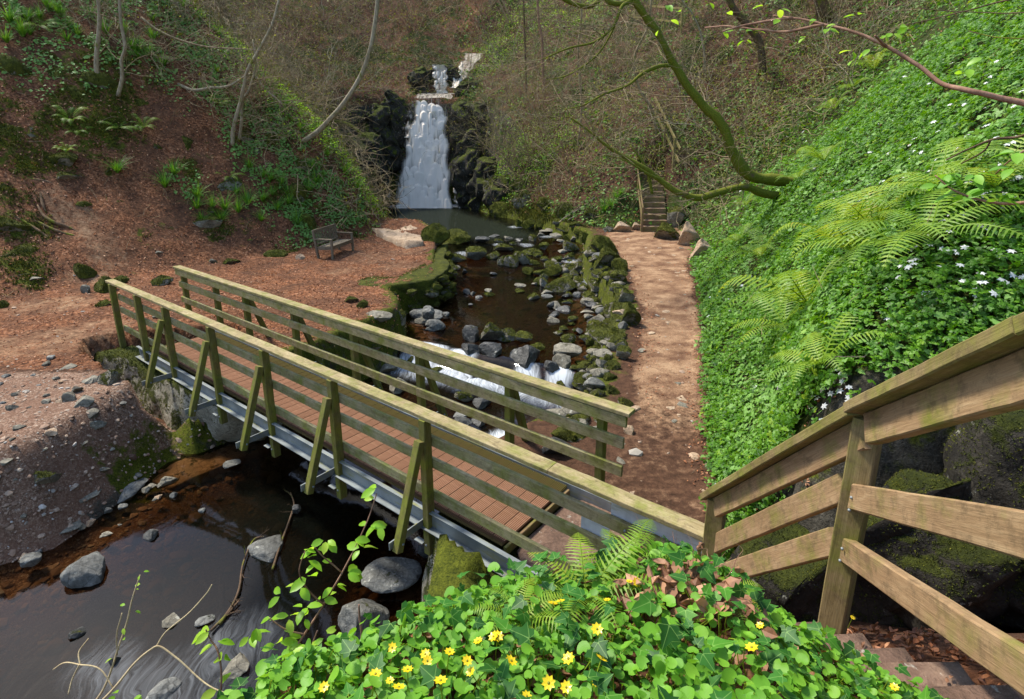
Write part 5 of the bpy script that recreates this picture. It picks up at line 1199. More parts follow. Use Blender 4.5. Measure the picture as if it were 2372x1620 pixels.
p = p + nn * (r2.random(len(p)) * .3)[:, None]
scatter('far_ivy', IVY, p, nn, .075 * r2.uniform(.6, 1.5, len(p)) * (1 + .012 * d), M['anem'], np.clip(r2.beta(2, 2.2, len(p)), 0, 1), 'darker green ivy and bramble patches on the far slopes', 'ivy', upmix=.3, wild=.5, r=r2)
edgeg = hb([(700,270,1.6),(740,310,1.3),(790,380,1.0),(560,140,1.5),(620,200,1.6),(660,245,1.4),(820,440,.8),(760,340,1.2),(1160,60,2.5),(1230,40,2),(1300,50,2.5),(1130,110,2.5),(1100,160,1.5),(1200,350,1.5),(1250,330,1.5),(1150,400,1.2)])
wE = blob(edgeg)
p, nn, d = pick(at_cells(wE), 17000, r2, 1.1); p = p + nn * (r2.random(len(p)) * .3)[:, None]
scatter('fresh_herbs', SM, p, nn, .07 * r2.uniform(.6, 1.5, len(p)), M['young'], r2.random(len(p)), 'fresh yellow green herbs lighting the crest of the left spur and the ledges', 'herbs', upmix=.5, wild=.5, r=r2)
# -- moss tufts
wM = np.clip(at_cells(W_moss) - .35, 0, 1) * (q_ > -.2)
p, nn, d = pick(wM, 26000, r2, 1.3)
scatter('bank_moss', MT_, p, nn, r2.uniform(.02, .05, len(p)) * (1 + .04 * d), M['mossleaf'], np.clip(.5 + .45 * fbm(p, 2.5, 4, 8) + r2.normal(0, .2, len(p)), 0, 1), 'soft moss creeping over the earth of the left bank', 'moss', upmix=.2, wild=.25, r=r2)
wF = blob(hb([(1650,300,2.0),(1750,280,2.2),(1700,350,1.6),(1830,240,2.),(1600,330,1.5),(1530,330,1.8),(1480,300,1.8),(1440,340,1.6),(1650,200,2.),(1400,270,1.8)]))
p, nn, d = pick(at_cells(wF), 6500, r2, 1.0); p = p + nn * (r2.random(len(p)) * 1.3)[:, None]
scatter('opening_leaves', SM, p, nn, .065 * r2.uniform(.5, 1.4, len(p)), M['olive'], np.clip(.75 + r2.normal(0, .15, len(p)), 0, 1), 'scatter of opening yellow green leaves in the bushes around the mossy tree', 'leaves', upmix=.3, wild=.8, r=r2)
# -- dry twigs of the undergrowth
def stick_tm(r):
    n = 4; P_ = np.cumsum(np.c_[np.full(n, 1 / (n - 1)), r.normal(0, .10, n), r.normal(0, .08, n)], 0); P_ -= P_[0]; mb = MB(); mb.tube(P_, [.010, .008, .006, .003], 3, cap=False); return np.concatenate(mb.v), mb.f
ST = []
for _ in range(8): V_, f_ = stick_tm(r2); ST.append((V_, [g for g in f_]))
p, nn, d = pick((1 - clearing) * ((YC > 20) & (q_ > .2)) * (1 - .8 * at_cells(cliff)), 26000, r2, 1.0)
p = p + nn * (r2.random(len(p)) * 1.1)[:, None]
scatter('brushwood', ST, p, nn, r2.uniform(.4, 1.5, len(p)), M['twig'], r2.random(len(p)), 'tangle of thin bare stems over the far gorge slopes', 'brushwood', upmix=.2, wild=1.0, r=r2)
p, nn, d = pick(((XC < -5) & (q_ > .2) & (YC < 26)) * 1. + .8 * bankR, 1300, r2, 1.2)
scatter('fallen_twigs', ST, p + nn * .03, nn, r2.uniform(.15, .7, len(p)), M['twig'], r2.random(len(p)), 'fallen twigs lying on the leaf litter', 'twigs', upmix=.0, wild=.25, r=r2)

# ---------------------------------------------------------------- single plants
def fern_mb(r, n=9, L=.8, spread=1., up=.6):
    mb = MB(); 
    for k in range(n):
        a = 2 * math.pi * k / n + r.uniform(-.3, .3); l = L * r.uniform(.75, 1.15); m = 22
        t = np.linspace(0, 1, m); e = up * r.uniform(.7, 1.3)
        x = l * (t * .95) * spread; z = l * (e * np.sin(t * 2.2) * .62 - .15 * t * t); side = r.normal(0, .12) * t * t * l
        Pt = np.stack([x * math.cos(a) - side * math.sin(a), x * math.sin(a) + side * math.cos(a), z], -1)
        mb.tube(Pt, np.linspace(.006, .0015, m) * L / .7, 3, .55, False)
        tg = np.gradient(Pt, axis=0); tg /= np.linalg.norm(tg, axis=1)[:, None]
        sd = np.cross(tg, [0, 0, 1]); sd /= np.linalg.norm(sd, axis=1)[:, None]; up_ = np.cross(sd, tg)
        cr = r.uniform(.2, .8)
        for i in range(2, m - 1):
            w_ = l * .20 * math.sin(math.pi * min(1, (t[i] * .9 + .12))) ** .8 * r.uniform(.9, 1.1)
            for s_ in (-1, 1):
                nseg = 5; base = Pt[i]; D_ = sd[i] * s_ + tg[i] * .28; D_ /= np.linalg.norm(D_); wd = l / m * .80
                VV = []
                for q in range(nseg + 1):
                    f = q / nseg; hw = wd * (1 - f) ** .8 * .5 * (1 if q % 2 == 0 else .62); c = base + D_ * w_ * f - up_[i] * .25 * w_ * f * f
                    VV += [c - tg[i] * hw, c + tg[i] * hw]
                FF = [(2 * q, 2 * q + 1, 2 * q + 3, 2 * q + 2) for q in range(nseg)]
                mb.add(VV, np.array(FF), np.clip(cr + r.normal(0, .1), 0, .95))
    return mb
FE = [fern_mb(np.random.default_rng(400 + k), n_, L_, 1, u_).build('fern', M['fern'], smooth=False) for k, (n_, L_, u_) in enumerate([(9, .8, .8), (7, .9, .6), (11, .7, 1.0), (6, .9, .45)])]
used = set()
def inst(protos, k, p, scale, rz, label, cat, group=None, nrm=None, mixn=.5):
    o = protos[k]
    if (id(protos), k) in used: o = o.copy(); col.objects.link(o)
    used.add((id(protos), k)); o.location = p
    n = Vector((0, 0, 1)) if nrm is None else (Vector(nrm) * mixn + Vector((0, 0, 1 - mixn))).normalized()
    o.rotation_euler = (n.to_track_quat('Z', 'Y').to_matrix() @ Matrix.Rotation(rz, 3, 'Z')).to_euler(); o.scale = (scale,) * 3
    return tag(o, label, cat, group)
ferns = [(1740,600,1.0,'large fern spreading on the right bank above the path, uppermost of the big bright ones'),(1690,560,.7,'small fern left of the uppermost big bright fern'),(1960,600,1.15,'wide arching fern in the middle of the right bank'),(2060,590,.9,'fern just right of the wide arching fern'),(1860,720,1.2,'biggest yellow green fern low on the right bank nearest the path'),
 (1800,760,.8,'fern drooping under the biggest yellow green fern'),(2010,560,.9,'fern above the wide arching fern'),(2120,575,.8,'fern on the right bank nearest the leafy ivy sprig'),(1880,380,.9,'long fern in the dark gully below the slanting branch'),(1820,420,.7,'dark fern right of the mossy tree base'),(1990,170,1.1,'fern clump high on the right bank under the thin branch'),(1940,210,.9,'fern just left of the high fern clump'),(1900,260,.9,'fern lower in the same gully as the high fern clump'),(2160,460,.8,'fern between white flowers at the upper right'),(2250,470,.7,'fern near the right picture edge among white flowers'),
 (1620,480,.6,'fern hanging over the sandy boulder by the stairs'),(1700,480,.7,'fern under the low mossy limb'),(1900,860,.6,'thin fern in shade just above the handrail')]
for i, (x, y, s, lab) in enumerate(ferns):
    p_ = hit(x, y); inst(FE, i % 4, p_ + gn(*p_[:2]) * .14 + [0, 0, .06], s * 1.15, r2.uniform(0, 6), lab, 'fern', 'ferns on the right bank', gn(*p_[:2]), .45)
lf = [(160,275,.8,'largest dark fern hanging on the left bank'),(175,300,.6,'fern just below the largest one on the left bank'),(150,345,.5,'small fern under the mossy ledge at the left'),(270,290,.7,'fern right of the largest fern on the left bank'),(325,290,.7,'dark fern beside the leaf drift in the middle of the left bank'),(90,60,1.,'tall fern at the upper left among woodrush'),(500,240,.7,'fern below the horizontal branch on the left bank'),(520,400,.6,'fern low on the left bank above the bench'),(1190,330,.8,'fern right of the waterfall'),(1110,370,.8,'dark fern near the cliff right of the waterfall'),(600,220,.6,'fern near the crest of the left spur')]
for i, (x, y, s, lab) in enumerate(lf):
    p_ = hit(x, y); inst(FE, i % 4, p_, s * 1.0, r2.uniform(0, 6), lab, 'fern', 'ferns on the left bank' if x < 1000 else None, gn(*p_[:2]), .5)
def tuft_mb(r, n=70, L=.4):
    mb = MB()
    for _ in range(n):
        a = r.uniform(0, 6.28); l = L * r.uniform(.5, 1.2); lean = r.uniform(.15, .9); t = np.linspace(0, 1, 5)
        x = l * lean * t ** 1.3; z = l * (t - .45 * lean * t * t * 1.4); b = np.array([math.cos(a), math.sin(a), 0]); s_ = np.array([-b[1], b[0], 0]); w_ = .007 * (1 - t * .95)
        C_ = x[:, None] * b + z[:, None] * [0, 0, 1] + b * .02
        VV = np.concatenate([np.stack([C_[i] - s_ * w_[i], C_[i] + s_ * w_[i]]) for i in range(5)])
        mb.add(VV, np.array([(2 * i, 2 * i + 1, 2 * i + 3, 2 * i + 2) for i in range(4)]), r.random())
    return mb
TU = [tuft_mb(np.random.default_rng(500 + k)).build('grass_tuft', M['grass'], smooth=False) for k in range(4)]
tl = [(455,455),(465,500),(515,470),(530,440),(610,420),(640,420),(675,505),(700,440),(715,380),(735,360),(760,420),(350,95),(370,150),(320,130),(280,80),(250,70),(20,100),(70,75),(150,100),(410,25),(450,40),(500,90)] + [(480,480),(500,500),(560,470),(600,460),(620,440),(630,480),(650,470),(590,500),(540,490),(660,440),(570,380),(600,400),(440,470),(200,30),(230,20),(160,60),(180,90),(60,40),(30,60),(110,20),(310,110),(330,130),(300,120),(490,170),(350,45),(270,395),(90,50),(140,35),(45,80),(400,400),(370,430),(690,470),(720,420),(700,380),(740,400),(690,300),(710,290),(640,250),(810,430),(790,400),(1390,470),(1400,455),(1560,470),(1410,440),(1370,480),(1700,455),(1720,470),(1450,430),(620,170),(580,120)]
for i, (x, y) in enumerate(tl):
    p_ = hit(x + r2.uniform(-8, 8), y + r2.uniform(-8, 8)); inst(TU, i % 4, p_, r2.uniform(1.2, 2.0), r2.uniform(0, 6), 'bright woodrush tuft on the wooded bank', 'grass', 'woodrush tufts', gn(*p_[:2]), .35)
# white anemone flowers
mb = MB()
for k in range(6):
    V_, F_ = leaf_blade(1, .52, 2, .15, .1); a = k * math.pi / 3; V_ = V_ @ np.array([[math.cos(a), math.sin(a), 0], [-math.sin(a), math.cos(a), 0], [0, 0, 1]]); mb.add(V_, F_, .5)
fl0 = mb.build('anemone_flower', M['white'], smooth=False); FLW = [fl0]
spots = [(1790,890,18,70),(1900,900,10,90),(2150,480,34,150),(2060,560,22,130),(2000,640,8,160),(1990,400,26,140),(2150,300,28,170),(2250,640,14,70),(1750,640,10,120),(1640,690,8,60),(2230,200,14,110),(1780,340,8,120),(2200,400,28,150),(1870,870,14,50),(1850,830,9,60),(1980,500,14,120)]
nfl = 0
for x, y, n_, rad_ in spots:
    for _ in range(n_):
        X_, Y_ = x + r2.normal(0, rad_ * .55), y + r2.normal(0, rad_ * .4)
        if X_ < 1600 or Y_ < 5 or X_ > 2400: continue
        p_ = hit(X_, Y_, .21)
        if p_[0] < 2 or p_[1] > 24: continue
        nv = gn(*p_[:2]); dd = np.linalg.norm(p_ - [0, 0, CH])
        o = inst(FLW, 0, p_, size(dd, .027, .07) * r2.uniform(.8, 1.25), r2.uniform(0, 6), 'tiny white anemone flower in the green carpet of the right bank', 'flower', 'white anemone flowers on the right bank', nv + r2.normal(0, .35, 3) + [-.1, -.2, 0], .6); nfl += 1

# ---------------------------------------------------------------- trees
def spline(P_, n=6):
    P_ = np.array(P_, float); Q_ = np.r_[[2 * P_[0] - P_[1]], P_, [2 * P_[-1] - P_[-2]]]; o = []
    for i in range(1, len(Q_) - 2):
        for k in range(n):
            t = k / n; a, b, c, d_ = Q_[i - 1:i + 3]
            o.append(.5 * (2 * b + (c - a) * t + (2 * a - 5 * b + 4 * c - d_) * t * t + (3 * b - a - 3 * c + d_) * t ** 3))
    o.append(P_[-1]); return np.array(o)
def grow(mb, p, dv, L, r0, depth, r, kink=.18, nch=4, grav=0., tips=None, k=4):
    n = max(4, int(5 + L * 2)); P_ = [np.array(p, float)]; dv = np.array(dv, float) / np.linalg.norm(dv)
    for i in range(n):
        dv = dv + r.normal(0, kink, 3) + [0, 0, grav]; dv /= np.linalg.norm(dv); P_.append(P_[-1] + dv * L / n)
    P_ = np.array(P_); mb.tube(P_, np.linspace(r0, r0 * .35, n + 1), k if depth > 0 else 3, r.random(), False)
    if tips is not None and depth <= 1: tips.extend([(P_[-1], dv), (P_[-2], dv)])
    if depth > 0:
        for _ in range(nch):
            i = r.integers(max(1, n // 4), n + 1); d2 = (P_[i] - P_[i - 1]) / (L / n); ax_ = r.normal(size=3); ax_ -= ax_ @ d2 * d2; ax_ /= np.linalg.norm(ax_)
            an = r.uniform(.4, 1.0); grow(mb, P_[i], d2 * math.cos(an) + ax_ * math.sin(an), L * r.uniform(.4, .7), r0 * (1 - .6 * i / n) * .6, depth - 1, r, kink, nch, grav, tips, k)
def limb(pts, rad, name, mat, parent, tw=0, r=None, twl=1.2, twr=.012, bumpy=.0, sub=2, dvb=(0, 0, .3)):
    """pts: list of (x, y, distance); rad list in metres"""
    P_ = spline([Q(*p_) for p_ in pts], 6); rr_ = np.interp(np.linspace(0, 1, len(P_)), np.linspace(0, 1, len(rad)), rad)
    if bumpy: P_ = P_ + np.stack([vnoise(P_, 3, k) for k in (1, 2, 3)], -1) * bumpy; rr_ = rr_ * (1 + .18 * vnoise(P_, 7, 5))
    mb = MB(); mb.tube(P_, rr_, 9 if max(rad) > .03 else 6); o = mb.build(name, M[mat], parent=parent, origin=tuple(P_[0]))
    if tw:
        mb = MB()
        for _ in range(tw):
            i = int(r.integers(len(P_) // 5, len(P_))); dd = P_[min(i + 1, len(P_) - 1)] - P_[i - 1]; dd /= np.linalg.norm(dd) + 1e-9
            grow(mb, P_[i], dd * .6 + r.normal(0, .6, 3) + dvb, twl * r.uniform(.5, 1.3), min(twr, rr_[i] * .8), sub, r, .16, 4)
        mb.build('twig_spray', M['twig'], parent=parent, origin=tuple(P_[0]))
    return o, P_
r3 = np.random.default_rng(77)
tb = hit(1790, 440); D0 = tb[1]
mt = empty('mossy_tree', tb, 'leaning mossy tree with low sweeping limbs growing out of the right bank', 'tree')
limb([(1840,420,D0+.3),(1770,412,D0),(1700,395,D0-.2),(1665,350,D0-.3),(1640,290,D0-.4),(1600,245,D0-.4),(1560,195,D0-.5),(1530,150,D0-.6),(1500,90,D0-.8),(1470,45,D0-.9),(1440,5,D0-1),(1400,-70,D0-1.3),(1370,-160,D0-1.8)], [.15,.145,.14,.125,.115,.105,.10,.09,.085,.08,.07,.06], 'trunk', 'barkm', mt, 26, r3, 1.7, .016, .03)
limb([(1800,455,D0),(1740,440,D0-.2),(1690,425,D0-.4),(1640,435,D0-.6),(1590,450,D0-.7),(1540,438,D0-.8),(1500,410,D0-.8),(1450,375,D0-.8),(1400,345,D0-.7),(1340,300,D0-.6),(1290,262,D0-.5)], [.105,.10,.09,.09,.085,.08,.07,.055,.045,.03,.018], 'limb', 'barkm', mt, 26, r3, 1.4, .014, .03)
limb([(1500,410,D0-.8),(1470,395,D0-1.0),(1420,365,D0-1.1),(1370,352,D0-1.2)], [.05,.035,.02,.01], 'limb', 'barkm', mt, 6, r3, .9, .007)
limb([(1480,440,D0-.8),(1472,400,D0-.8),(1460,370,D0-.7),(1430,330,D0-.6)], [.04,.035,.03,.015], 'limb', 'barkm', mt, 6, r3, 1., .008)
limb([(1525,148,D0-.6),(1490,152,D0-.8),(1455,170,D0-.9),(1420,198,D0-1),(1380,210,D0-1.1),(1330,235,D0-1.1),(1280,250,D0-1.2)], [.05,.045,.04,.03,.025,.018,.01], 'limb', 'barkm', mt, 18, r3, 1.5, .012, .03)
limb([(1430,-6,D0-1),(1410,8,D0-1.1),(1385,6,D0-1.2),(1370,-10,D0-1.2)], [.06,.06,.055,.05], 'limb', 'barkm', mt)
limb([(1440,2,D0-1),(1412,14,D0-1.2),(1392,60,D0-1.4),(1350,95,D0-1.5),(1290,110,D0-1.6),(1230,135,D0-1.7)], [.05,.04,.03,.025,.02,.01], 'limb', 'barkm', mt, 18, r3, 1.5, .012)
limb([(1370,-10,D0-1.2),(1345,12,D0-1.3),(1320,14,D0-1.4),(1290,4,D0-1.5),(1262,-12,D0-1.6)], [.05,.05,.05,.045,.04], 'limb', 'barkm', mt, 5, r3, 1.2, .008)
limb([(1405,30,D0-1.2),(1385,80,D0-1.3),(1350,130,D0-1.4),(1290,170,D0-1.5),(1240,182,D0-1.6)], [.03,.025,.02,.015,.008], 'limb', 'barkm', mt, 8, r3, 1.2, .006)
# more trunks: (points, radius px, name, label, bark, twigs)
trs = [([(220,178),(219,130),(224,80),(226,30),(220,-20),(222,-90)], 6, 'pale straight thin tree on the upper left bank, left one of the pair', 'barkg', 8),
 ([(268,218),(277,180),(276,140),(284,108),(276,60),(272,20),(270,-60)], 5, 'pale crooked thin tree on the upper left bank, right one of the pair', 'barkg', 8),
 ([(528,330),(530,290),(545,235),(553,200),(562,160),(590,110),(620,50),(640,-30)], 5, 'slender grey sapling above the bench with forking top', 'barkg', 14),
 ([(542,322),(548,280),(550,230),(565,205),(580,150),(575,90)], 4, 'thinner grey sapling beside the forking one above the bench', 'barkg', 10),
 ([(688,322),(720,300),(745,275),(780,235),(815,180),(838,120),(850,60),(858,-10),(862,-80)], 7, 'long pale tree leaning out from the crest of the left spur', 'barkg', 10),
 ([(518,64),(512,40),(505,15),(496,-30)], 13, 'short dark trunk at the top of the left spur', 'barkd', 6),
 ([(1730,170),(1728,130),(1720,90),(1690,50),(1665,20),(1650,-20),(1640,-90)], 11, 'brown forked tree standing behind the mossy tree', 'barkd', 14),
 ([(1600,165),(1598,120),(1590,75),(1570,30),(1550,5),(1530,-40)], 3, 'thin white stemmed sapling behind the mossy tree', 'barkg', 8),
 ([(1235,220),(1232,150),(1230,90),(1222,40),(1218,-60)], 4, 'tall thin pole tree right of the waterfall top', 'twigr', 12),
 ([(1195,215),(1192,120),(1190,60),(1188,0),(1186,-90)], 3, 'thin upright stem just right of the upper waterfall', 'barkd', 8),
 ([(1885,60),(1870,30),(1862,0),(1855,-50)], 22, 'dark stump like trunk at the top right slope', 'barkd', 6),
 ([(1310,340),(1320,250),(1316,180),(1312,110),(1320,30),(1310,-50)], 3, 'slim greenish stem on the slope left of the mossy tree', 'twig', 14),
 ([(1490,310),(1480,250),(1450,200),(1440,130),(1470,60),(1480,-20)], 4, 'leaning stem on the slope behind the far stairs', 'twig', 14)]
for pts, rp, lab, bk, tw in trs:
    b = hit(*pts[0]); _, _, f = proj(b); rad = rp * 1.02 * f / FPX / 1.15; n = len(pts)
    t_ = empty('slender_tree', b, lab, 'tree')
    o, P_ = limb([(x, y, b[1] - .12 * i) for i, (x, y) in enumerate(pts)], list(np.linspace(rad, rad * .6, n)), 'trunk', bk, t_, tw, r3, 1.8, .011, 0, 3)
lb = hit(405, 192); t_ = empty('bare_branch_shrub', lb, 'bare shrub sending long horizontal branches across the left spur', 'shrub')
limb([(405,192,lb[1]),(440,205,lb[1]-.3),(475,200,lb[1]-.4),(520,195,lb[1]-.5),(570,168,lb[1]-.6),(600,200,lb[1]-.7),(640,235,lb[1]-.8)], [.05,.05,.045,.035,.025,.02,.012], 'branch', 'barkg', t_, 14, r3, 1.5, .012)
limb([(320,40,lb[1]-1.2),(360,70,lb[1]-1.2),(420,95,lb[1]-1.2),(480,108,lb[1]-1.2),(560,112,lb[1]-1.3),(640,125,lb[1]-1.4)], [.04,.035,.03,.025,.015,.01], 'branch', 'twig', t_, 8, r3, 1.2, .010)
fl_ = hit(760, 280); t_ = empty('fallen_log', fl_, 'short mossy log jutting from the spur left of the waterfall', 'log')
limb([(755,275,fl_[1]),(790,283,fl_[1]-.1),(815,300,fl_[1]-.2),(830,310,fl_[1]-.3)], [.12,.11,.09,.07], 'stem', 'barkm', t_, 0, r3)
# bare shrubs of the far woods
def shrub(seed, H=4., ns=6, mat='twig'):
    r = np.random.default_rng(seed); mb = MB(); tips = []
    for k in range(ns):
        a = r.uniform(0, 6.28); grow(mb, (0.1 * math.cos(a), .1 * math.sin(a), -.2), (math.cos(a) * .7, math.sin(a) * .7, 1.1), H * r.uniform(.6, 1.1), .022 * H / 4, 3, r, .13, 4, .0, tips, 4)
    s_ = mb.build('stems', M[mat], smooth=True)
    tp = np.array([t[0] for t in tips]); rr_ = np.random.default_rng(seed + 1); n = 420; i = rr_.integers(len(tp), size=n)
    lv = scatter('leaves', SM, tp[i] + rr_.normal(0, .12, (n, 3)), np.tile([0, 0, 1.], (n, 1)), .045 * rr_.uniform(.6, 1.5, n), M['olive'], np.clip(.65 + rr_.normal(0, .2, n), 0, 1), None, None, wild=1., r=rr_, kind=None)
    e = empty('bare_shrub', (0, 0, 0), 'x', 'shrub'); s_.parent = e; lv.parent = e; return e
SHP = [shrub(600, 4.2, 6), shrub(601, 3.4, 7, 'twigr'), shrub(602, 5., 5), shrub(603, 3., 8), shrub(604, 4., 6, 'barkg')]
zones = [((575, 820, 5, 260), 14, 'bare twiggy shrub in the wood left of the waterfall', 'bare shrubs left of the waterfall'),
 ((830, 1120, 5, 110), 12, 'bare twiggy shrub on the slope above the waterfall', 'bare shrubs above the waterfall'),
 ((1090, 1330, 60, 420), 16, 'bare twiggy shrub on the slope right of the waterfall', 'bare shrubs right of the waterfall'),
 ((1330, 1620, 20, 400), 12, 'bare twiggy shrub on the slope around the far stairs', 'bare shrubs around the far stairs'),
 ((1620, 1950, 10, 260), 7, 'bare twiggy shrub at the top of the right bank', 'bare shrubs at the top right'), ((400, 560, 5, 90), 3, 'bare twiggy shrub on the crest of the left spur', 'bare shrubs on the left spur')]
ns_ = 0
for (x0, x1, y0, y1), n_, lab, grp in zones:
    for k in range(n_):
        X_, Y_ = r3.uniform(x0, x1), r3.uniform(y0, y1); p_ = hit(X_, Y_)
        if p_[1] < 19 or (900 < X_ < 1080 and Y_ > 95) or (1340 < X_ < 1580 and Y_ > 330): continue
        src = SHP[ns_ % 5]; o = src if ns_ < 5 else copy_tree(src); ns_ += 1
        o.location = p_; sc_ = r3.uniform(.7, 1.15); o.scale = (sc_,) * 3; o.rotation_euler = (r3.uniform(-.15, .35), r3.uniform(-.2, .2), r3.uniform(0, 6.28)); tag(o, lab, 'shrub', grp)
# roots on the left trail
for i, (pts, lab) in enumerate([([(85,465),(100,490),(125,505),(155,515),(185,530)], 'long curved worn root on the left trail'), ([(60,405),(95,410),(130,418)], 'root step across the upper left trail'), ([(80,500),(120,520),(165,535),(205,540)], 'second root just below the long curved one'), ([(10,480),(50,500),(90,525),(110,540)], 'straight root at the left picture edge'), ([(155,545),(185,552),(215,562)], 'short low root under the second root'), ([(5,255),(50,262),(110,268),(140,262)], 'dark mossy root ledge at the upper left'), ([(160,270),(200,262),(250,265)], 'root ledge beside the largest left fern'), ([(90,430),(96,460),(104,480)],'thin root hanging over the curved one')]):
    P_ = spline([hit(x, y) - [0, 0, .005] for x, y in pts], 6); mb = MB(); L_ = len(P_); mb.tube(P_, .042 * np.sin(np.linspace(.5, 2.8, L_)) * (1 + .2 * vnoise(P_, 6, 2)), 8)
    tag(mb.build('tree_root', M['root'], origin=tuple(P_[0])), lab, 'root')
# branches lying at the far shore
for i, (pts, lab, rr0) in enumerate([([(1268,512),(1300,490),(1330,470),(1350,455)], 'pale dead branch propped on the far shore', .05), ([(1290,505),(1340,480),(1380,470)], 'thin dead branch under the propped one', .03), ([(1275,505),(1310,478),(1340,452)], 'second thin dead branch on the far shore', .025), ([(545,1430),(560,1340),(582,1290),(576,1240),(590,1215)], None, 0)]):
    if not rr0: continue
    P_ = spline([hits(x, y) + [0, 0, .12] for x, y in pts], 5); mb = MB(); mb.tube(P_, np.linspace(rr0, rr0 * .5, len(P_)), 6); tag(mb.build('dead_branch', M['barkg'], origin=tuple(P_[0])), lab, 'branch')
for pts, lab in (([(500,1425),(530,1380),(545,1340),(552,1290),(575,1235),(600,1225)], 'dark drifted branch lying in the lower pool'), ([(620,1300),(635,1250),(650,1210),(662,1175),(668,1150),(660,1125)], 'second drifted branch by the small black rock'), ([(480,1440),(520,1400),(545,1370)], 'white washed twig end in the lower rapids')):
    P_ = spline([hits(x, y) + [0, 0, .05] for x, y in pts], 5); mb = MB(); mb.tube(P_, np.linspace(.018, .009, len(P_)) * (1 + .2 * vnoise(P_, 9, 1)), 6)
    for k in range(4): grow(mb, P_[int(r3.integers(3, len(P_)))], r3.normal(0, 1, 3) + [0, 0, .5], .18, .006, 1, r3, .2, 2)
    tag(mb.build('drifted_branch', M['barkd'], origin=tuple(P_[0])), lab, 'branch')

# ---------------------------------------------------------------- near branches and foreground plants
YL = [leaf_blade(1, .55, 4, .25, .25)]
def leafy(name, cat, lab, stems, leaves, mat='twigr', lmat='young', ls=.05, seed=0, rad=(.006, .002), drop=.2):
    r = np.random.default_rng(seed); P0 = Q(*stems[0][0]); e = empty(name, P0, lab, cat)
    for k, st_ in enumerate(stems):
        P_ = spline([Q(*p_) for p_ in st_], 7); P_ = P_ + .004 * np.stack([vnoise(P_, 14, 50 + k + j) for j in range(3)], -1); mb = MB(); f = 1 if k == 0 else .6; mb.tube(P_, np.linspace(rad[0] * f, rad[1], len(P_)), 7, r.random())
        mb.build('branch' if k == 0 else 'side_branch', M[mat], parent=e, origin=tuple(P_[0]))
    for (x, y, d_, n_) in leaves:
        c = Q(x, y, d_); mb = MB(); V_, F_ = YL[0]
        for q in range(n_):
            a = r.uniform(0, 6.28) + q * 2.2; X = np.array([math.cos(a), math.sin(a) * .7, -drop + r.uniform(-.3, .3)]); X /= np.linalg.norm(X)
            N = np.array([r.normal(0, .35), r.normal(0, .35) - .3, 1.]); N -= N @ X * X; N /= np.linalg.norm(N); Y_ = np.cross(N, X); s_ = ls * r.uniform(.6, 1.15)
            mb.add(c + s_ * (V_[:, :1] * X + V_[:, 1:2] * Y_ + V_[:, 2:] * N) + X * .008, F_, r.random())
        mb.build('leaf_cluster', M[lmat], parent=e, origin=tuple(c), smooth=True)
    return e
n1 = [(2340,238,2.4),(2270,222,2.45),(2200,206,2.5),(2140,192,2.6),(2085,150,2.7),(2010,105,2.8),(1935,72,2.9),(1870,56,3.0),(1800,42,3.1),(1755,36,3.2)]
leafy('leafy_branch', 'branch', 'long brown branch with scattered bright new leaves crossing the upper right corner', [n1, [(1870,56,3.0),(1790,72,3.1),(1720,68,3.2),(1650,60,3.3),(1600,62,3.4)], [(1800,42,3.1),(1700,55,3.2),(1640,72,3.2)], [(2010,105,2.8),(2000,92,2.75),(1985,80,2.7)]],
 [(1692,90,3.2,2),(1640,72,3.3,2),(1650,28,3.2,1),(1710,70,3.2,2),(1735,14,3.1,2),(1770,20,3.1,2),(1610,5,3.3,1),(1545,28,3.3,1),(1515,12,3.3,2),(1495,68,3.4,1),(1770,44,3.1,1),(1855,45,3.0,2),(1880,65,3.,3),(1830,85,3.,2),(1900,55,2.9,2),(1945,35,2.9,2),(2010,80,2.8,3),(2025,75,2.8,2),(2060,60,2.75,2),(1975,110,2.8,2),(1935,115,2.8,2),(1940,135,2.8,2),(2235,130,2.6,2),(2200,155,2.6,2),(2165,165,2.6,1),(1520,45,3.4,1),(1760,85,3.1,1)], ls=.055, seed=1, rad=(.013, .004))
leafy('bare_twig', 'twig', 'dark curved bare twig at the right picture edge below the leafy branch', [[(2345,300,2.2),(2300,312,2.3),(2250,318,2.35),(2200,338,2.4),(2150,362,2.5)], [(2250,318,2.35),(2230,345,2.4),(2180,372,2.5)]], [], mat='barkd', seed=2, rad=(.006, .003))
leafy('bare_twig', 'twig', 'thin dark twigs slanting in from the top right corner', [[(2345,-12,2.6),(2250,10,2.7),(2150,35,2.8),(2050,60,2.9)], [(2345,30,2.6),(2200,28,2.8),(2080,20,2.9)], [(2345,88,2.4),(2270,86,2.5),(2200,70,2.6)]], [], mat='barkd', seed=3, rad=(.004, .002))
leafy('ivy_sprig', 'ivy', 'near sprig of glossy holly green leaves hanging at the right edge of the photo', [[(2350,455,1.7),(2290,462,1.75),(2230,455,1.8),(2160,430,1.85),(2120,400,1.9)], [(2350,330,1.7),(2310,350,1.7),(2260,395,1.8)]],
 [(2150,395,1.85,4),(2180,405,1.85,4),(2210,395,1.8,4),(2130,420,1.85,3),(2240,430,1.8,4),(2290,440,1.75,4),(2170,440,1.85,3),(2310,345,1.7,4),(2300,380,1.7,3),(2270,455,1.75,3),(2200,450,1.8,3)], lmat='cel', ls=.055, seed=4)
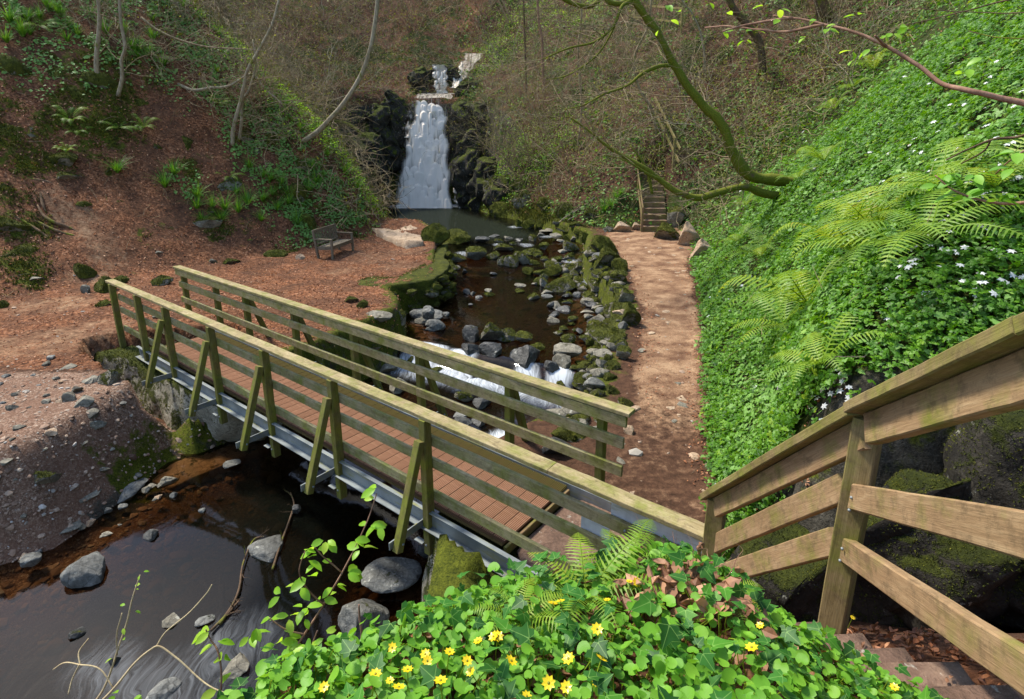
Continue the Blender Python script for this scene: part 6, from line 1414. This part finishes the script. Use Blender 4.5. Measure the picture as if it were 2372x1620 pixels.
leafy('leafy_twig', 'twig', 'tallest leafy sapling twig rising in front of the lower pool', [[(585,1610,1.25),(640,1520,1.3),(690,1440,1.34),(735,1370,1.38),(775,1300,1.42),(810,1240,1.46),(838,1180,1.5),(855,1120,1.54)], [(775,1300,1.42),(740,1270,1.4),(715,1240,1.4)], [(735,1370,1.38),(700,1340,1.36),(680,1300,1.36),(692,1250,1.38)], [(690,1440,1.34),(650,1430,1.33),(610,1400,1.33)], [(640,1520,1.3),(690,1500,1.3),(720,1430,1.3)]],
 [(858,1108,1.54,2),(855,1130,1.54,1),(835,1195,1.5,3),(860,1190,1.5,2),(800,1225,1.46,2),(820,1245,1.45,3),(740,1225,1.4,4),(715,1250,1.4,2),(725,1275,1.4,2),(690,1252,1.38,2),(695,1270,1.38,2),(785,1300,1.42,4),(760,1330,1.4,3),(700,1310,1.37,3),(680,1330,1.36,2),(640,1350,1.36,2),(730,1360,1.38,3),(690,1380,1.36,3),(655,1400,1.35,3),(620,1400,1.33,2),(690,1400,1.36,3),(650,1440,1.33,2),(630,1460,1.32,3),(610,1530,1.28,3),(690,1460,1.33,2),(570,1440,1.3,3),(580,1420,1.3,2)], lmat='young', ls=.048, seed=5, rad=(.004, .0018), mat='twigr')
leafy('leafy_twig', 'twig', 'shorter leafy twig left of the tallest one at the bottom of the photo', [[(500,1605,1.15),(505,1540,1.17),(495,1480,1.2),(478,1450,1.22),(470,1430,1.22)]], [(470,1440,1.22,3),(490,1460,1.2,3),(505,1500,1.18,2),(480,1430,1.22,2),(500,1560,1.16,2)], ls=.05, seed=6, rad=(.003, .0018))
leafy('budding_twig', 'twig', 'slender twig with tiny opening buds standing at the bottom left', [[(200,1612,1.1),(235,1560,1.12),(265,1490,1.15),(285,1420,1.18),(300,1360,1.2),(318,1305,1.22)], [(265,1490,1.15),(262,1440,1.16),(275,1395,1.17)]], [(318,1300,1.22,2),(325,1325,1.22,1),(300,1340,1.2,1),(290,1375,1.19,1),(300,1385,1.19,1),(278,1420,1.18,1),(262,1490,1.15,1),(285,1455,1.17,1)], ls=.018, seed=7, rad=(.003, .0015), mat='stem')
leafy('bare_twig', 'twig', 'bare forked brown twig arching over the white water at the bottom left', [[(215,1605,1.05),(260,1560,1.08),(300,1510,1.1),(340,1475,1.12),(365,1465,1.13),(400,1490,1.12),(440,1530,1.1),(480,1560,1.08),(530,1580,1.06)], [(355,1467,1.13),(380,1430,1.15),(430,1390,1.18),(468,1350,1.2),(482,1328,1.21)], [(255,1562,1.08),(220,1520,1.1),(180,1510,1.11),(150,1505,1.12),(125,1520,1.12)], [(180,1510,1.11),(178,1480,1.13),(200,1450,1.15)], [(180,1510,1.11),(165,1540,1.1),(155,1575,1.08)]], [(270,1575,1.08,2),(330,1575,1.05,2)], mat='stem', ls=.03, seed=8, rad=(.003, .0015))
leafy('bare_twig', 'twig', 'upright pinkish bare stalk in front of the pale grey boulder', [[(818,1510,1.3),(822,1450,1.3),(815,1410,1.31),(812,1375,1.32)]], [], mat='twigr', seed=9, rad=(.0045, .0025))
leafy('leafy_twig', 'twig', 'small leafy shoots at the left rim of the foreground plants', [[(800,1560,1.25),(790,1500,1.27),(770,1440,1.3)], [(800,1560,1.25),(820,1480,1.28)]], [(770,1430,1.3,3),(740,1445,1.3,2),(790,1460,1.28,2),(700,1470,1.27,3),(660,1540,1.25,3),(720,1530,1.24,3),(620,1570,1.22,3),(820,1470,1.28,2)], ls=.045, seed=10, rad=(.002, .0012), lmat='young')
# foreground carpet of celandine and ivy
fgm = (poly_sd(XC, YC, MND) < .22) & (YC > -.2)
def pickfg(n, r, edge_=.22, power=.6):
    return pick(((poly_sd(XC, YC, MND) < edge_) & (YC > .1)).astype(float), n, r, power)
r4 = np.random.default_rng(44)
p, nn, d = pickfg(6800, r4, .14)
brown = np.exp(-(((p[:, 0] - .50) / .20) ** 2 + ((p[:, 1] - 1.0) / .16) ** 2))      # gap of dead leaves near the crest
keep = r4.random(len(p)) > brown * .85; p, nn, d, = p[keep], nn[keep], d[keep]
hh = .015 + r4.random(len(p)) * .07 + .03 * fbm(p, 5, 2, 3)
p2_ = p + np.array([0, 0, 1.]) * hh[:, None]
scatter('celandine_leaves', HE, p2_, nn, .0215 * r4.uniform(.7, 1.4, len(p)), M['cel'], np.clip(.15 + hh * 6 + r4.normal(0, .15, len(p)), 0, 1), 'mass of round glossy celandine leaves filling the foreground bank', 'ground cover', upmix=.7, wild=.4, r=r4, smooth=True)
mb = MB()
for i in range(0, len(p), 2):
    a, b = p[i] + r4.normal(0, .012, 3) * [1, 1, 0], p2_[i]; m_ = (a + b) / 2 + r4.normal(0, .01, 3); mb.tube([a, m_, b], .0013, 3, .8, False)
tag(mb.build('leaf_stalks', M['fern']), 'thin pale stalks under the foreground leaves', 'stalks', kind='stuff')
p, nn, d = pickfg(1000, r4, .25)
brown = np.exp(-(((p[:, 0] - .42) / .3) ** 2 + ((p[:, 1] - 1.05) / .2) ** 2))
hh = .04 + r4.random(len(p)) * .08
scatter('foreground_ivy', [ivy_leaf(r4, .12) for _ in range(8)], p + np.array([0, 0, 1.]) * hh[:, None], nn, .038 * r4.uniform(.5, 1.2, len(p)), M['ivy'], np.clip(.35 + r4.normal(0, .2, len(p)) + brown * .2, 0, .95), 'lobed ivy leaves scattered through the foreground bank', 'ivy', upmix=.7, wild=.5, r=r4, smooth=True)
p, nn, d = pickfg(2600, r4, .4)
scatter('dry_leaves', DE, p + np.array([0, 0, .012]), nn, .035 * r4.uniform(.5, 1.4, len(p)), M['dead'], r4.random(len(p)), 'dry curled brown leaves under the foreground plants', 'leaf litter', upmix=.2, wild=.5, r=r4)
# brown leaf heap and fern croziers on the crest
c0_ = hit(1730, 1375); c1_ = hit(1560, 1400)
pp_ = np.concatenate([c0_ + r4.normal(0, 1, (170, 3)) * [.10, .045, 0], c1_ + r4.normal(0, 1, (110, 3)) * [.11, .05, 0]]); pp_[:, 2] = gz(pp_[:, 0], pp_[:, 1]) + r4.random(280) * .075 + .02
scatter('brown_leaf_heap', DE, pp_, np.tile([0, 0, 1.], (280, 1)), .048 * r4.uniform(.6, 1.4, 280), M['dead'], r4.random(280), 'heap of crisp brown fallen leaves on the crest of the foreground bank', 'leaf litter', wild=.5, r=r4)
cx = hit(1650, 1330)
for k, (x, y, s, lab) in enumerate([(1330,1360,.24,'light green fern frond sprawling toward the bridge steps'),(1640,1390,.13,'young pinkish fern frond in the middle of the foreground'),(1420,1290,.20,'drooping fern tip beside the metal plate'),(1750,1290,.18,'small fern frond at the foot of the handrail post'),(1180,1420,.16,'tiny fern frond over the mossy abutment')]):
    p_ = hit(x, y + 25); inst(FE, (k + 1) % 4, p_ + [0, 0, .04], s, r4.uniform(0, 6), lab, 'fern', None)
for k, (x, y, h_) in enumerate([(1510,1340,.10),(1555,1325,.09),(1580,1300,.12),(1770,1290,.10),(1690,1300,.08),(1790,1270,.09)]):
    b = hit(x, y + 20); t = np.linspace(0, 1, 16); a = r4.uniform(0, 6.28); u_ = np.array([math.cos(a), math.sin(a), 0])
    cur = [b + u_ * 0 + np.array([0, 0, h_ * 1.0 * q / .6]) if q < .6 else b + np.array([0, 0, h_]) + .014 * (1 - (q - .6) * 1.6) * (u_ * math.sin((q - .6) * 14) + np.array([0, 0, 1.]) * math.cos((q - .6) * 14)) - np.array([0, 0, .014]) for q in t]
    mb = MB(); mb.tube(cur, np.linspace(.005, .0035, 16), 6, .3); tag(mb.build('fern_crozier', M['dead'], origin=tuple(b)), 'brown scaly fern crozier curling up from the crest of the foreground bank', 'fern shoot', 'fern croziers')
mb = MB()
for _ in range(60):
    b = hit(1640 + r4.normal(0, 90), 1330 + r4.normal(0, 18)) + [0, 0, .03]; grow(mb, b, r4.normal(0, 1, 3) * [1, .6, .4] + [0, 0, .35], .12, .0018, 1, r4, .2, 2)
tag(mb.build('dead_fern_stalks', M['twigr']), 'tangle of dead brown fern stalks on the crest of the foreground bank', 'stalks', kind='stuff')
sp_ = np.stack([r4.uniform(.7, 1.5, 260), r4.uniform(.4, 3.1, 260), np.zeros(260)], -1)
stp = np.linspace(3.25, .0, 16)[1:]; yk = stp[np.clip(np.searchsorted(-stp, -sp_[:, 1] - .0), 0, 14)]; yk = stp[np.abs(stp[None] - sp_[:, 1:2]).argmin(1)]; sp_[:, 2] = stair_z(yk + .1) + .015
scatter('leaves_on_steps', DE, sp_, np.tile([0, 0, 1.], (260, 1)), .035 * r4.uniform(.5, 1.3, 260), M['dead'], r4.random(260), 'dead leaves and crumbs of bark lying on the near stone steps', 'leaf litter', wild=.25, r=r4)
# celandine flowers
def cel_flower():
    mb = MB()
    for k in range(8):
        V_, F_ = leaf_blade(1, .55, 3, -.15, .15); a = k * math.pi / 4; c, s_ = math.cos(a), math.sin(a); mb.add(V_ @ np.array([[c, s_, 0], [-s_, c, 0], [0, 0, 1]]), F_, .5 + .4 * math.sin(k * 3))
    return mb
f0 = cel_flower().build('petals', M['yellow'], smooth=False); s0_ = MB(); s0_.tube([(0, 0, -9), (.4, .2, -5), (0, 0, 0)], .09, 5, .8, False); s0_.add(PV * [.22, .22, .12] + [0, 0, .06], PF, .9); s0_ = s0_.build('stalk', M['fern'])
e0 = empty('celandine_flower', (0, 0, 0), 'x', 'flower'); f0.parent = e0; s0_.parent = e0
cf = [(1355,1428),(1378,1362),(1428,1320),(1255,1370),(1272,1365),(1445,1322),(1725,1420),(1706,1470),(1358,1475),(1085,1455),(1130,1445),(1068,1525),(965,1485),(970,1500),(890,1470),(852,1530),(905,1560),(1020,1480),(735,1560),(1285,1560),(1245,1550),(1120,1445),(1000,1545),(1195,1580),(1290,1495),(1355,1550),(2030,1560),(1935,1402),(1365,1495),(925,1520),(1060,1500),(885,1545),(1160,1500)]
for k, (x, y) in enumerate(cf):
    p_ = hit(x, y, .10, .3); o = e0 if k == 0 else copy_tree(e0); o.location = p_; s_ = .0105 * r4.uniform(.8, 1.25); o.scale = (s_,) * 3; o.rotation_euler = (r4.uniform(-.6, .3), r4.uniform(-.5, .5), r4.uniform(0, 6))
    tag(o, 'yellow celandine flower standing in the foreground leaves', 'flower', 'yellow celandine flowers')
